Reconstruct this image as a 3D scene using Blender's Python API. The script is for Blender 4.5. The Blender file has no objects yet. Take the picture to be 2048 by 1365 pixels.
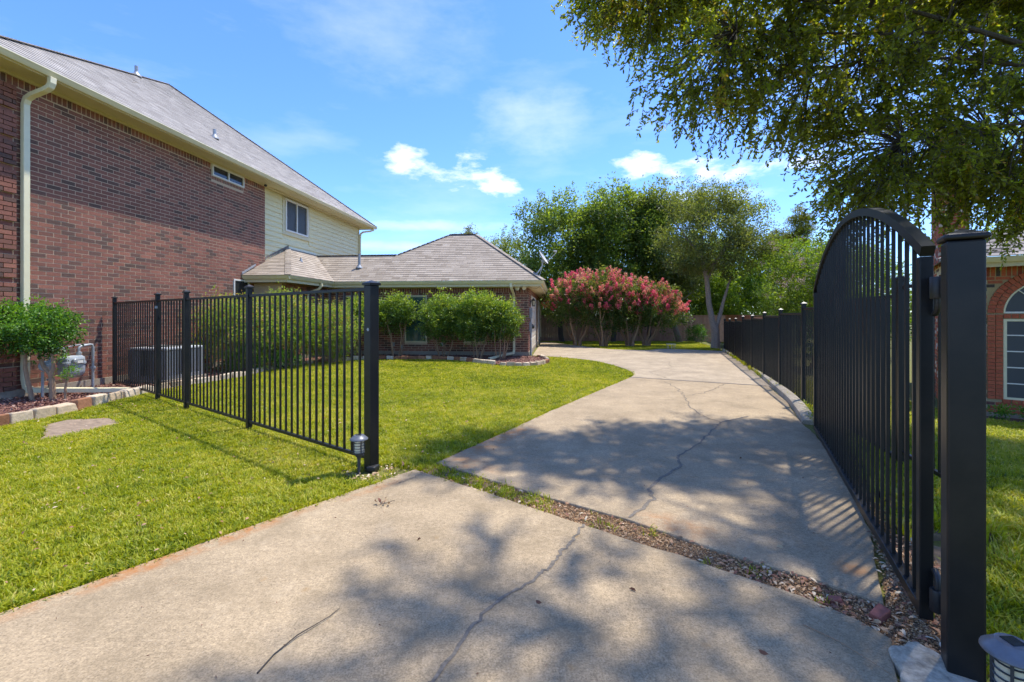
import bpy, math, random
import numpy as np
from mathutils import Vector, Matrix, Quaternion

random.seed(7)
RNG = np.random.default_rng(11)
R = math.radians
scene = bpy.context.scene
COL = scene.collection

# ------------------------------------------------------------------ camera
EYE = 1.46
cam_d = bpy.data.cameras.new("camera")
cam_d.sensor_width = 36.0
cam_d.lens = 16.0
cam_d.shift_y = -0.0256
cam_d.clip_start = 0.05
cam_d.clip_end = 3000.0
cam = bpy.data.objects.new("camera", cam_d)
COL.objects.link(cam)
cam.location = (0, 0, EYE)
cam.rotation_euler = (R(90), 0, 0)
scene.camera = cam

# ------------------------------------------------------------------ light
SUN_EL, SUN_AZ = 69.0, 35.0          # azimuth from +X towards +Y
S = Vector((math.cos(R(SUN_EL)) * math.cos(R(SUN_AZ)),
            math.cos(R(SUN_EL)) * math.sin(R(SUN_AZ)), math.sin(R(SUN_EL))))
sun_d = bpy.data.lights.new("sun", 'SUN')
sun_d.energy = 2.6
sun_d.angle = R(1.2)
sun_d.color = (1.0, 0.955, 0.88)
sun = bpy.data.objects.new("sun", sun_d)
COL.objects.link(sun)
sun.location = S * 60
sun.rotation_euler = S.to_track_quat('Z', 'Y').to_euler()

scene.view_settings.view_transform = 'Standard'
scene.view_settings.look = 'None'
scene.view_settings.gamma = 1.0
scene.view_settings.use_curve_mapping = False
scene.view_settings.exposure = 1.34

scene.cycles.adaptive_threshold = 0.02
scene.cycles.max_bounces = 5
scene.cycles.diffuse_bounces = 3
scene.cycles.glossy_bounces = 2
scene.cycles.transmission_bounces = 3
scene.cycles.transparent_max_bounces = 2
scene.cycles.caustics_reflective = False
scene.cycles.caustics_refractive = False

world = bpy.data.worlds.new("World")
scene.world = world
world.use_nodes = True


def build_world():
    nt = world.node_tree
    nt.nodes.clear()
    N, L = nt.nodes.new, nt.links.new
    out = N('ShaderNodeOutputWorld')
    bg = N('ShaderNodeBackground')
    bg.inputs[1].default_value = 0.138
    sky = N('ShaderNodeTexSky')
    sky.sky_type = 'NISHITA'
    sky.sun_disc = False
    sky.sun_elevation = R(SUN_EL)
    sky.sun_rotation = R(90 - SUN_AZ)
    sky.altitude = 150
    sky.air_density = 1.0
    sky.dust_density = 0.15
    sky.ozone_density = 3.0
    tc = N('ShaderNodeTexCoord')
    # high, thin wisps all round the sky
    mp = N('ShaderNodeMapping')
    mp.inputs['Scale'].default_value = (1.6, 1.6, 5.5)
    L(tc.outputs['Generated'], mp.inputs[0])
    n1 = N('ShaderNodeTexNoise')
    n1.inputs['Scale'].default_value = 2.1
    n1.inputs['Detail'].default_value = 9
    n1.inputs['Roughness'].default_value = 0.58
    L(mp.outputs[0], n1.inputs[0])
    r1 = N('ShaderNodeMapRange')
    r1.inputs[1].default_value = 0.50
    r1.inputs[2].default_value = 0.86
    r1.inputs[3].default_value = 0.0
    r1.inputs[4].default_value = 0.20
    r1.clamp = True
    L(n1.outputs[0], r1.inputs[0])
    # cloud puffs: fine noise gated by soft lumps at fixed directions
    n2 = N('ShaderNodeTexNoise')
    n2.inputs['Scale'].default_value = 13.0
    n2.inputs['Detail'].default_value = 10
    n2.inputs['Roughness'].default_value = 0.6
    mp2 = N('ShaderNodeMapping')
    mp2.inputs['Scale'].default_value = (0.8, 0.8, 1.9)
    L(tc.outputs['Generated'], mp2.inputs[0])
    L(mp2.outputs[0], n2.inputs[0])

    def puff(v, rad, gain, soft):
        d = Vector(v).normalized()
        m = N('ShaderNodeMapping')
        m.vector_type = 'TEXTURE'
        m.inputs['Location'].default_value = d
        m.inputs['Scale'].default_value = rad
        L(tc.outputs['Generated'], m.inputs[0])
        ln = N('ShaderNodeVectorMath')
        ln.operation = 'LENGTH'
        L(m.outputs[0], ln.inputs[0])
        mr = N('ShaderNodeMapRange')
        mr.interpolation_type = 'SMOOTHSTEP'
        mr.inputs[1].default_value = 1.0
        mr.inputs[2].default_value = 0.0
        mr.inputs[3].default_value = 0.0
        mr.inputs[4].default_value = 1.0
        L(ln.outputs['Value'], mr.inputs[0])
        a = N('ShaderNodeMath')
        a.operation = 'MULTIPLY_ADD'
        L(n2.outputs[0], a.inputs[0])
        a.inputs[1].default_value = 4.2 * soft
        L(mr.outputs[0], a.inputs[2])
        b = N('ShaderNodeMapRange')
        b.inputs[1].default_value = 2.50 if soft > 0.8 else 1.2
        b.inputs[2].default_value = 3.45 if soft > 0.8 else 2.3
        b.inputs[3].default_value = 0.0
        b.inputs[4].default_value = gain
        L(a.outputs[0], b.inputs[0])
        c = N('ShaderNodeMath')
        c.operation = 'MULTIPLY'
        L(b.outputs[0], c.inputs[0])
        gate = N('ShaderNodeMapRange')
        gate.inputs[1].default_value = 0.0
        gate.inputs[2].default_value = 0.25
        L(mr.outputs[0], gate.inputs[0])
        L(gate.outputs[0], c.inputs[1])
        return c.outputs[0]

    puffs = [((-0.24, 1, 0.345), (0.12, 1, 0.044), 0.8, 1), ((-0.13, 1, 0.315), (0.135, 1, 0.052), 0.8, 1),
             ((-0.02, 1, 0.283), (0.075, 1, 0.036), 0.9, 1),
             ((0.285, 1, 0.335), (0.09, 1, 0.04), 0.9, 1), ((0.40, 1, 0.325), (0.10, 1, 0.04), 0.9, 1),
             ((0.585, 1, 0.325), (0.14, 1, 0.05), 0.75, 1), ((0.06, 1, 0.43), (0.20, 1, 0.10), 0.24, .5),
             ((-0.27, 1, 0.63), (0.26, 1, 0.13), 0.15, .5), ((0.35, 1, 0.25), (0.25, 1, 0.03), 0.45, .5),
             ((-0.2, 1, 0.195), (0.3, 1, 0.022), 0.35, .5), ((-0.25, 1, 0.15), (0.35, 1, 0.018), 0.3, .5),
             ((-1, -.2, .5), (.3, .3, .12), .6, 1), ((1.2, -.3, .4), (.35, .35, .1), .7, 1),
             ((-.6, -1, .45), (.4, .3, .12), .7, 1), ((.5, -1, .6), (.35, .3, .12), .6, 1), ((.2, .3, 1), (.3, .25, .2), .8, 1), ((-.7, -.2, 1), (.3, .3, .2), .8, 1), ((.9, -.6, .9), (.3, .3, .2), .8, 1), ((-.1, -.9, .8), (.35, .3, .2), .8, 1), ((1, .2, .5), (.3, .35, .12), .8, 1)]  # last five puffs are unseen, added to make the sky's fill light more neutral
    acc = r1.outputs[0]
    for p in puffs:
        o = puff(*p)
        mx = N('ShaderNodeMath')
        mx.operation = 'MAXIMUM'
        L(acc, mx.inputs[0])
        L(o, mx.inputs[1])
        acc = mx.outputs[0]
    mix = N('ShaderNodeMixRGB')
    mix.inputs[2].default_value = (5.0, 5.0, 5.2, 1)
    L(acc, mix.inputs[0])
    hs = N('ShaderNodeHueSaturation')
    hs.inputs['Saturation'].default_value = 1.08
    L(sky.outputs[0], hs.inputs['Color'])
    tn = N('ShaderNodeMixRGB')
    tn.blend_type = 'MULTIPLY'
    tn.inputs[0].default_value = 1.0
    tn.inputs[2].default_value = (0.535, 0.675, 0.95, 1)
    L(hs.outputs[0], tn.inputs[1])
    L(tn.outputs[0], mix.inputs[1])
    L(mix.outputs[0], bg.inputs[0])
    L(bg.outputs[0], out.inputs[0])


build_world()


# ------------------------------------------------------------------ materials
def new_mat(name):
    m = bpy.data.materials.new(name)
    m.use_nodes = True
    nt = m.node_tree
    bsdf = nt.nodes['Principled BSDF']
    return m, nt, bsdf


def ramp(nt, stops):
    r = nt.nodes.new('ShaderNodeValToRGB')
    el = r.color_ramp.elements
    while len(el) < len(stops):
        el.new(0.5)
    for e, (p, c) in zip(el, stops):
        e.position = p
        e.color = (*c, 1)
    return r


def noise(nt, scale, detail=4, rough=0.55, coord='pos', stretch=None):
    n = nt.nodes.new('ShaderNodeTexNoise')
    n.inputs['Scale'].default_value = scale
    n.inputs['Detail'].default_value = detail
    n.inputs['Roughness'].default_value = rough
    if coord == 'pos':
        g = nt.nodes.new('ShaderNodeNewGeometry')
        src = g.outputs['Position']
    else:
        g = nt.nodes.new('ShaderNodeTexCoord')
        src = g.outputs['Object']
    if stretch:
        mp = nt.nodes.new('ShaderNodeMapping')
        mp.inputs['Scale'].default_value = stretch
        nt.links.new(src, mp.inputs[0])
        src = mp.outputs[0]
    nt.links.new(src, n.inputs['Vector'])
    return n


def mixc(nt, fac, a, b, mode='MIX'):
    m = nt.nodes.new('ShaderNodeMixRGB')
    m.blend_type = mode
    for i, v in ((0, fac), (1, a), (2, b)):
        if isinstance(v, (int, float)):
            m.inputs[i].default_value = v
        elif isinstance(v, tuple):
            m.inputs[i].default_value = (*v, 1)
        else:
            nt.links.new(v, m.inputs[i])
    return m.outputs[0]


def maprange(nt, src, a, b, c=0.0, d=1.0, smooth=False):
    m = nt.nodes.new('ShaderNodeMapRange')
    if smooth:
        m.interpolation_type = 'SMOOTHSTEP'
    for i, v in enumerate((a, b, c, d)):
        m.inputs[i + 1].default_value = v
    nt.links.new(src, m.inputs[0])
    return m.outputs[0]


def math_node(nt, op, a, b=None):
    m = nt.nodes.new('ShaderNodeMath')
    m.operation = op
    for i, v in enumerate((a, b)):
        if v is None:
            continue
        if isinstance(v, (int, float)):
            m.inputs[i].default_value = v
        else:
            nt.links.new(v, m.inputs[i])
    return m.outputs[0]


def bump(nt, bsdf, height, strength=0.3, dist=0.01):
    b = nt.nodes.new('ShaderNodeBump')
    b.inputs['Strength'].default_value = strength
    b.inputs['Distance'].default_value = dist
    nt.links.new(height, b.inputs['Height'])
    nt.links.new(b.outputs[0], bsdf.inputs['Normal'])


def attr(nt, name='tint'):
    a = nt.nodes.new('ShaderNodeAttribute')
    a.attribute_name = name
    return a.outputs['Fac']


def mat_tinted(name, stops, rough=0.85, grain=60.0, grain_amt=0.25, bump_s=0.3, bump_d=0.004, blotch=0.0):
    m, nt, b = new_mat(name)
    rp = ramp(nt, stops)
    rp.color_ramp.interpolation = 'LINEAR'
    nt.links.new(attr(nt), rp.inputs[0])
    n = noise(nt, grain, 6, 0.65)
    f = maprange(nt, n.outputs[0], 0.25, 0.75, 1 - grain_amt, 1 + grain_amt)
    col = mixc(nt, 1.0, rp.outputs[0], f, 'MULTIPLY')
    if blotch:
        n2 = noise(nt, 0.9, 4)
        f2 = maprange(nt, n2.outputs[0], 0.3, 0.7, 1 - blotch, 1 + blotch)
        col = mixc(nt, 1.0, col, f2, 'MULTIPLY')
    nt.links.new(col, b.inputs['Base Color'])
    b.inputs['Roughness'].default_value = rough
    bump(nt, b, n.outputs[0], bump_s, bump_d)
    return m


def mat_plain(name, col, rough=0.6, metallic=0.0, grain=0.0, gscale=40.0, dirt=0.0, spec=0.5, bump_s=0.0):
    m, nt, b = new_mat(name)
    b.inputs['Roughness'].default_value = rough
    b.inputs['Metallic'].default_value = metallic
    b.inputs['Specular IOR Level'].default_value = spec
    n = noise(nt, gscale, 5, 0.6)
    f = maprange(nt, n.outputs[0], 0.25, 0.75, 1 - grain, 1 + grain)
    c = mixc(nt, 1.0, col, f, 'MULTIPLY')
    if dirt:
        n2 = noise(nt, 3.5, 6, 0.65)
        f2 = maprange(nt, n2.outputs[0], 0.45, 0.75, 0.0, dirt)
        c = mixc(nt, f2, c, (0.16, 0.12, 0.08))
    nt.links.new(c, b.inputs['Base Color'])
    if bump_s:
        bump(nt, b, n.outputs[0], bump_s, 0.004)
    return m


def mat_leaf(name, stops, transl=0.35, rough=0.45, spec=0.45, tcol=1.6):
    m, nt, b = new_mat(name)
    rp = ramp(nt, stops)
    nt.links.new(attr(nt), rp.inputs[0])
    nt.links.new(rp.outputs[0], b.inputs['Base Color'])
    b.inputs['Roughness'].default_value = rough
    b.inputs['Specular IOR Level'].default_value = spec
    tr = nt.nodes.new('ShaderNodeBsdfTranslucent')
    tc = mixc(nt, 1.0, rp.outputs[0], (tcol * 1.05, tcol, tcol * (0.35 if tcol > 1.2 else 1.0)), 'MULTIPLY')
    nt.links.new(tc, tr.inputs[0])
    mx = nt.nodes.new('ShaderNodeMixShader')
    mx.inputs[0].default_value = transl
    nt.links.new(b.outputs[0], mx.inputs[1])
    nt.links.new(tr.outputs[0], mx.inputs[2])
    nt.links.new(mx.outputs[0], nt.nodes['Material Output'].inputs[0])
    return m


def mat_grass(name, stops):
    m = mat_leaf(name, stops, 0.42, 0.5, 0.35, 1.7)
    nt = m.node_tree
    rp = [n for n in nt.nodes if n.type == 'VALTORGB'][0]
    oi = nt.nodes.new('ShaderNodeObjectInfo')
    n = noise(nt, 0.55, 4, 0.6)
    t = [x for x in nt.nodes if x.type == 'ATTRIBUTE'][0].outputs['Fac']
    v = math_node(nt, 'MULTIPLY_ADD', oi.outputs['Random'], 0.62)
    nt.nodes[-1].inputs[2].default_value = -0.31
    v2 = math_node(nt, 'ADD', t, v)
    n3 = noise(nt, 3.2, 5, 0.65)
    v2 = math_node(nt, 'ADD', v2, maprange(nt, n3.outputs[0], 0.3, 0.7, -0.2, 0.2))
    v3 = math_node(nt, 'ADD', v2, maprange(nt, n.outputs[0], 0.3, 0.7, -0.26, 0.26))
    nt.links.new(v3, rp.inputs[0])
    return m


def mat_concrete(name, base, stains=(), seed=0.0):
    """stains: (x, y, radius_x, radius_y, rot, strength) rust and soil patches lying on the slab"""
    m, nt, b = new_mat(name)
    fine = noise(nt, 105, 4, 0.75)
    mid = noise(nt, 34, 5, 0.62)
    big = noise(nt, 1.15, 7, 0.62)
    c = mixc(nt, maprange(nt, big.outputs[0], 0.33, 0.68), tuple(x * 0.78 for x in base), tuple(x * 1.12 for x in base))
    c = mixc(nt, 1.0, c, maprange(nt, mid.outputs[0], 0.3, 0.7, 0.76, 1.2), 'MULTIPLY')
    c = mixc(nt, 1.0, c, maprange(nt, fine.outputs[0], 0.34, 0.66, 0.62, 1.36), 'MULTIPLY')
    # pale and dark aggregate grains
    vo = nt.nodes.new('ShaderNodeTexVoronoi')
    vo.inputs['Scale'].default_value = 75
    g = nt.nodes.new('ShaderNodeNewGeometry')
    nt.links.new(g.outputs['Position'], vo.inputs['Vector'])
    sp = maprange(nt, vo.outputs['Distance'], 0.0, 0.32, 1, 0)
    pk = math_node(nt, 'GREATER_THAN', vo.outputs['Color'], 0.6)
    c = mixc(nt, math_node(nt, 'MULTIPLY', math_node(nt, 'MULTIPLY', sp, pk), 0.4), c, (0.55, 0.47, 0.36))
    # grey weathering patches
    gp = noise(nt, 2.7, 8, 0.72)
    c = mixc(nt, maprange(nt, gp.outputs[0], 0.46, 0.72, 0, 0.78), c, (base[0] * .60, base[1] * .60, base[2] * .58))
    wp = noise(nt, 4.3, 8, 0.72)
    c = mixc(nt, maprange(nt, wp.outputs[0], 0.56, 0.74, 0, 0.55), c, (min(base[0] * 1.45, .6), base[1] * 1.5, base[2] * 1.6))
    for (sx, sy, rx, ry, rot, st) in stains:
        mp = nt.nodes.new('ShaderNodeMapping')
        mp.vector_type = 'TEXTURE'
        mp.inputs['Location'].default_value = (sx, sy, 0)
        mp.inputs['Rotation'].default_value = (0, 0, rot)
        mp.inputs['Scale'].default_value = (rx, ry, 1)
        nt.links.new(g.outputs['Position'], mp.inputs[0])
        ln = nt.nodes.new('ShaderNodeVectorMath')
        ln.operation = 'LENGTH'
        nt.links.new(mp.outputs[0], ln.inputs[0])
        d = maprange(nt, ln.outputs['Value'], 1.0, 0.25, 0, 1, True)
        nn = noise(nt, 7.5, 7, 0.72)
        d = math_node(nt, 'MULTIPLY', d, maprange(nt, nn.outputs[0], 0.4, 0.62, 0, st))
        c = mixc(nt, d, c, (0.36, 0.16, 0.055))
    # little brown spots
    v3 = nt.nodes.new('ShaderNodeTexVoronoi')
    v3.inputs['Scale'].default_value = 3.1
    nt.links.new(g.outputs['Position'], v3.inputs['Vector'])
    d3 = maprange(nt, v3.outputs['Distance'], 0.03, 0.10, 0.55, 0)
    c = mixc(nt, math_node(nt, 'MULTIPLY', d3, maprange(nt, mid.outputs[0], .4, .6)), c, (0.27, 0.16, 0.06))
    nt.links.new(c, b.inputs['Base Color'])
    b.inputs['Roughness'].default_value = 0.92
    b.inputs['Specular IOR Level'].default_value = 0.25
    hsum = math_node(nt, 'ADD', math_node(nt, 'MULTIPLY', fine.outputs[0], 0.6), mid.outputs[0])
    bump(nt, b, hsum, 0.35, 0.006)
    return m


M = {}
M['brick'] = mat_tinted('brick_brown_red', [(0.0, (0.108, 0.062, 0.045)), (0.3, (0.160, 0.077, 0.053)), (0.5, (0.228, 0.090, 0.059)),
                                           (0.8, (0.279, 0.106, 0.067)), (1.0, (0.331, 0.132, 0.082))], 0.9, 40, 0.3, 0.5, 0.004, 0.14)
M['mortar'] = mat_plain('mortar_buff', (0.58, 0.43, 0.28), 0.95, grain=0.2, gscale=90, bump_s=0.4)
M['brick2'] = mat_tinted('brick_antique_red', [(0.0, (0.075, 0.06, 0.055)), (0.12, (0.17, 0.065, 0.045)), (0.2, (0.33, 0.075, 0.04)), (0.7, (0.48, 0.12, 0.055)),
                                              (0.86, (0.40, 0.12, 0.06)), (0.9, (0.55, 0.45, 0.36)), (1.0, (0.68, 0.60, 0.50))], 0.9, 30, 0.28, 0.5, 0.005)
M['mortar2'] = mat_plain('mortar_sand', (0.42, 0.33, 0.18), 0.95, grain=0.2, gscale=90)
M['foundation'] = mat_plain('foundation_concrete', (0.33, 0.28, 0.21), 0.95, grain=0.2, gscale=25, dirt=0.25)
M['shingle'] = mat_tinted('shingle_weathered', [(0, (0.187, 0.148, 0.110)), (0.4, (0.303, 0.249, 0.190)), (0.75, (0.369, 0.308, 0.240)), (1, (0.429, 0.365, 0.288))], 0.95, 70, 0.40, 0.5, 0.004, 0.06)
M['shingle_light'] = mat_tinted('shingle_light', [(0, (0.246, 0.216, 0.186)), (0.4, (0.358, 0.322, 0.285)), (0.75, (0.426, 0.386, 0.341)), (1, (0.482, 0.439, 0.391))], 0.95, 70, 0.36, 0.5, 0.004, 0.05)
M['shingle2'] = mat_tinted('shingle_grey', [(0, (0.17, 0.15, 0.145)), (0.5, (0.27, 0.245, 0.235)), (1, (0.36, 0.33, 0.31))], 0.95, 150, 0.3, 0.5, 0.004)
M['roof_felt'] = mat_plain('roof_felt', (0.20, 0.165, 0.135), 0.95, grain=0.2)
M['cream'] = mat_plain('cream_paint', (0.66, 0.58, 0.35), 0.55, grain=0.05, gscale=12, dirt=0.08)
M['siding'] = mat_plain('siding_paint', (0.80, 0.71, 0.40), 0.6, grain=0.05, gscale=14, dirt=0.05)
M['gutter'] = mat_plain('gutter_paint', (0.78, 0.70, 0.44), 0.4, grain=0.04, gscale=10, dirt=0.1)
M['white'] = mat_plain('white_paint', (0.75, 0.72, 0.64), 0.5, grain=0.04)
M['garage_door'] = mat_plain('garage_door_paint', (0.72, 0.66, 0.55), 0.5, grain=0.04)
M['glass_dark'] = mat_plain('glass_dark', (0.030, 0.034, 0.036), 0.08, spec=0.6)
M['screen_dark'] = mat_plain('solar_screen', (0.055, 0.058, 0.06), 0.5, grain=0.2, gscale=400)
M['glass_teal'] = mat_plain('glass_teal_blind', (0.035, 0.10, 0.085), 0.12, grain=0.3, gscale=9, spec=0.6)
M['black'] = mat_plain('black_powder_coat', (0.0075, 0.0075, 0.0075), 0.42, grain=0.2, gscale=8, dirt=0.09, spec=0.38)
M['black2'] = mat_plain('black_powder_coat_dusty', (0.017, 0.017, 0.017), 0.45, grain=0.2, gscale=8, dirt=0.12)
M['galv'] = mat_plain('galvanised_steel', (0.36, 0.38, 0.39), 0.5, 0.35, grain=0.3, gscale=30, dirt=0.25)
M['meter'] = mat_plain('meter_grey_paint', (0.32, 0.35, 0.37), 0.55, grain=0.25, gscale=14, dirt=0.15)
M['meter_dark'] = mat_plain('pipe_sleeve_dark', (0.05, 0.055, 0.06), 0.5)
M['ac'] = mat_plain('condenser_grey', (0.22, 0.225, 0.23), 0.5, 0.1, grain=0.1)
M['ac_light'] = mat_plain('condenser_top_grey', (0.55, 0.56, 0.55), 0.45, 0.1, grain=0.1)
M['dish'] = mat_plain('dish_grey', (0.56, 0.55, 0.53), 0.5, grain=0.05)
M['lamp_metal'] = mat_plain('path_light_grey', (0.135, 0.145, 0.165), 0.42, 0.2, grain=0.15, gscale=30, dirt=0.08)
M['lamp_dark'] = mat_plain('path_light_cage', (0.045, 0.05, 0.058), 0.45, 0.1)
M['lamp_diff'] = mat_plain('path_light_diffuser', (0.66, 0.60, 0.42), 0.5, grain=0.05)
M['stone'] = mat_tinted('edging_stone', [(0, (0.22, 0.09, 0.045)), (0.28, (0.33, 0.15, 0.075)), (0.4, (0.47, 0.35, 0.22)), (0.7, (0.56, 0.45, 0.31)), (1, (0.64, 0.55, 0.41))], 0.95, 22, 0.25, 0.7, 0.012)
M['limestone'] = mat_tinted('limestone_block', [(0, (0.42, 0.36, 0.26)), (1, (0.48, 0.41, 0.30))], 0.95, 22, 0.65, 0.9, 0.015)
M['mulch'] = mat_tinted('mulch_chip', [(0, (0.08, 0.037, 0.026)), (0.5, (0.23, 0.10, 0.07)), (0.85, (0.36, 0.18, 0.125)), (1, (0.52, 0.36, 0.25))], 0.95, 60, 0.3)
M['mulch_bed'] = mat_plain('mulch_soil', (0.16, 0.075, 0.052), 0.95, grain=0.5, gscale=45, bump_s=0.8)
M['gravel'] = mat_tinted('pea_gravel', [(0, (0.138, 0.075, 0.036)), (0.35, (0.368, 0.190, 0.080)), (0.75, (0.529, 0.310, 0.136)), (1, (0.759, 0.560, 0.336))], 0.85, 70, 0.2)
M['dry_leaf'] = mat_tinted('dry_leaf', [(0, (0.12, 0.045, 0.03)), (0.4, (0.26, 0.11, 0.06)), (0.75, (0.40, 0.25, 0.13)), (1, (0.58, 0.47, 0.32))], 0.8, 30, 0.2)
M['soil'] = mat_plain('soil', (0.19, 0.125, 0.07), 0.95, grain=0.4, gscale=18, bump_s=0.6)
M['lawn'] = mat_plain('lawn_thatch', (0.13, 0.125, 0.022), 0.95, grain=0.5, gscale=30, bump_s=0.8)
M['flag'] = mat_plain('flagstone', (0.25, 0.18, 0.12), 0.9, grain=0.45, gscale=12, bump_s=0.7)
M['seal'] = mat_plain('crack_sealant', (0.175, 0.145, 0.108), 0.9, grain=0.5, gscale=40)
M['crack'] = mat_plain('hairline_crack', (0.14, 0.115, 0.09), 0.95, grain=0.3)
M['fence_brown'] = mat_tinted('fence_brown_stain', [(0, (0.284, 0.155, 0.108)), (1, (0.405, 0.236, 0.169))], 0.8, 20, 0.25)
M['cedar'] = mat_tinted('cedar_board', [(0, (0.24, 0.085, 0.035)), (1, (0.36, 0.15, 0.065))], 0.8, 24, 0.25)
M['bark'] = mat_tinted('bark_grey', [(0, (0.19, 0.15, 0.11)), (1, (0.32, 0.26, 0.20))], 0.95, 28, 0.45, 0.9, 0.02)
M['bark_dark'] = mat_tinted('bark_dark', [(0, (0.055, 0.046, 0.036)), (1, (0.11, 0.09, 0.07))], 0.95, 28, 0.45, 0.9, 0.02)
M['bark_tan'] = mat_tinted('bark_tan', [(0, (0.24, 0.14, 0.075)), (1, (0.38, 0.25, 0.15))], 0.85, 18, 0.3, 0.5, 0.01)
M['beige'] = mat_plain('beige_plastic', (0.50, 0.40, 0.28), 0.5, grain=0.06)
M['teal'] = mat_plain('green_plastic', (0.06, 0.16, 0.13), 0.5)
M['brick_bit'] = mat_plain('brick_fragment', (0.30, 0.10, 0.07), 0.9, grain=0.3, gscale=30)
M['terminal'] = mat_plain('cream_enamel', (0.62, 0.55, 0.38), 0.4)

M['oak'] = mat_leaf('oak_leaf', [(0, (0.075, 0.088, 0.018)), (0.45, (0.165, 0.19, 0.028)), (0.8, (0.255, 0.31, 0.036)), (1, (0.36, 0.24, 0.045))], 0.62, 0.42, 0.35, 1.9)
M['holly'] = mat_leaf('holly_leaf', [(0, (0.050, 0.099, 0.024)), (0.5, (0.127, 0.220, 0.037)), (0.85, (0.253, 0.352, 0.055)), (1, (0.374, 0.429, 0.077))], 0.46, 0.34, 0.5, 1.6)
M['abelia'] = mat_leaf('abelia_leaf', [(0, (0.070, 0.130, 0.026)), (0.5, (0.187, 0.293, 0.054)), (0.85, (0.327, 0.433, 0.077)), (1, (0.396, 0.282, 0.145))], 0.52, 0.42, 0.4, 1.6)
M['box'] = mat_leaf('boxwood_leaf', [(0, (0.028, 0.080, 0.014)), (0.5, (0.075, 0.185, 0.024)), (1, (0.19, 0.35, 0.036))], 0.40, 0.42, 0.35, 1.6)
M['myrtle'] = mat_leaf('myrtle_leaf', [(0, (0.045, 0.09, 0.022)), (0.6, (0.11, 0.17, 0.04)), (1, (0.25, 0.28, 0.055))], 0.45, 0.4, 0.45, 1.6)
M['blossom'] = mat_leaf('pink_blossom', [(0, (0.76, 0.09, 0.20)), (0.45, (0.88, 0.18, 0.27)), (0.75, (0.86, 0.32, 0.24)), (1, (0.86, 0.46, 0.32))], 0.45, 0.6, 0.2, 1.0)
M['blossom_pale'] = mat_leaf('pale_blossom', [(0, (0.60, 0.34, 0.34)), (1, (0.74, 0.56, 0.52))], 0.3, 0.6, 0.2, 1.0)
M['tree_dark'] = mat_leaf('tree_leaf_dark', [(0, (0.066, 0.106, 0.026)), (0.5, (0.147, 0.210, 0.040)), (0.85, (0.254, 0.348, 0.050)), (1, (0.325, 0.413, 0.053))], 0.52, 0.45, 0.4, 1.6)
M['tree_grey'] = mat_leaf('tree_leaf_olive', [(0, (0.085, 0.104, 0.037)), (0.5, (0.178, 0.207, 0.063)), (0.85, (0.269, 0.319, 0.076)), (1, (0.328, 0.389, 0.065))], 0.50, 0.45, 0.4, 1.5)
M['tree_light'] = mat_leaf('tree_leaf_light', [(0, (0.06, 0.115, 0.018)), (0.5, (0.16, 0.25, 0.03)), (1, (0.33, 0.42, 0.042))], 0.46, 0.45, 0.35, 1.6)
M['cypress'] = mat_leaf('cypress_leaf', [(0, (0.07, 0.085, 0.018)), (0.6, (0.18, 0.19, 0.03)), (1, (0.28, 0.27, 0.04))], 0.42, 0.5, 0.3, 1.5)
M['grass'] = mat_grass('grass_blade', [(0, (0.125, 0.175, 0.011)), (0.3, (0.265, 0.312, 0.014)), (0.68, (0.41, 0.412, 0.022)), (1, (0.57, 0.50, 0.13))])


# ------------------------------------------------------------------ helpers
def tag(o, label=None, cat=None, group=None, kind=None):
    if label:
        o['label'] = label
    if cat:
        o['category'] = cat
    if group:
        o['group'] = group
    if kind:
        o['kind'] = kind
    return o


def empty(name, loc=(0, 0, 0), rz=0.0, label=None, cat=None, group=None):
    o = bpy.data.objects.new(name, None)
    o.empty_display_size = 0.2
    COL.objects.link(o)
    o.location = loc
    o.rotation_euler = (0, 0, rz)
    tag(o, label, cat, group)
    return o


def link(name, me, mat=None, parent=None, loc=None, rot=None):
    o = bpy.data.objects.new(name, me)
    COL.objects.link(o)
    if mat is not None and not me.materials:
        me.materials.append(mat)
    if parent is not None:
        o.parent = parent
    if loc is not None:
        o.location = loc
    if rot is not None:
        o.rotation_euler = rot
    return o


def set_tint(me, arr):
    a = me.attributes.new('tint', 'FLOAT', 'FACE')
    a.data.foreach_set('value', np.asarray(arr, dtype=np.float32))


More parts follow.
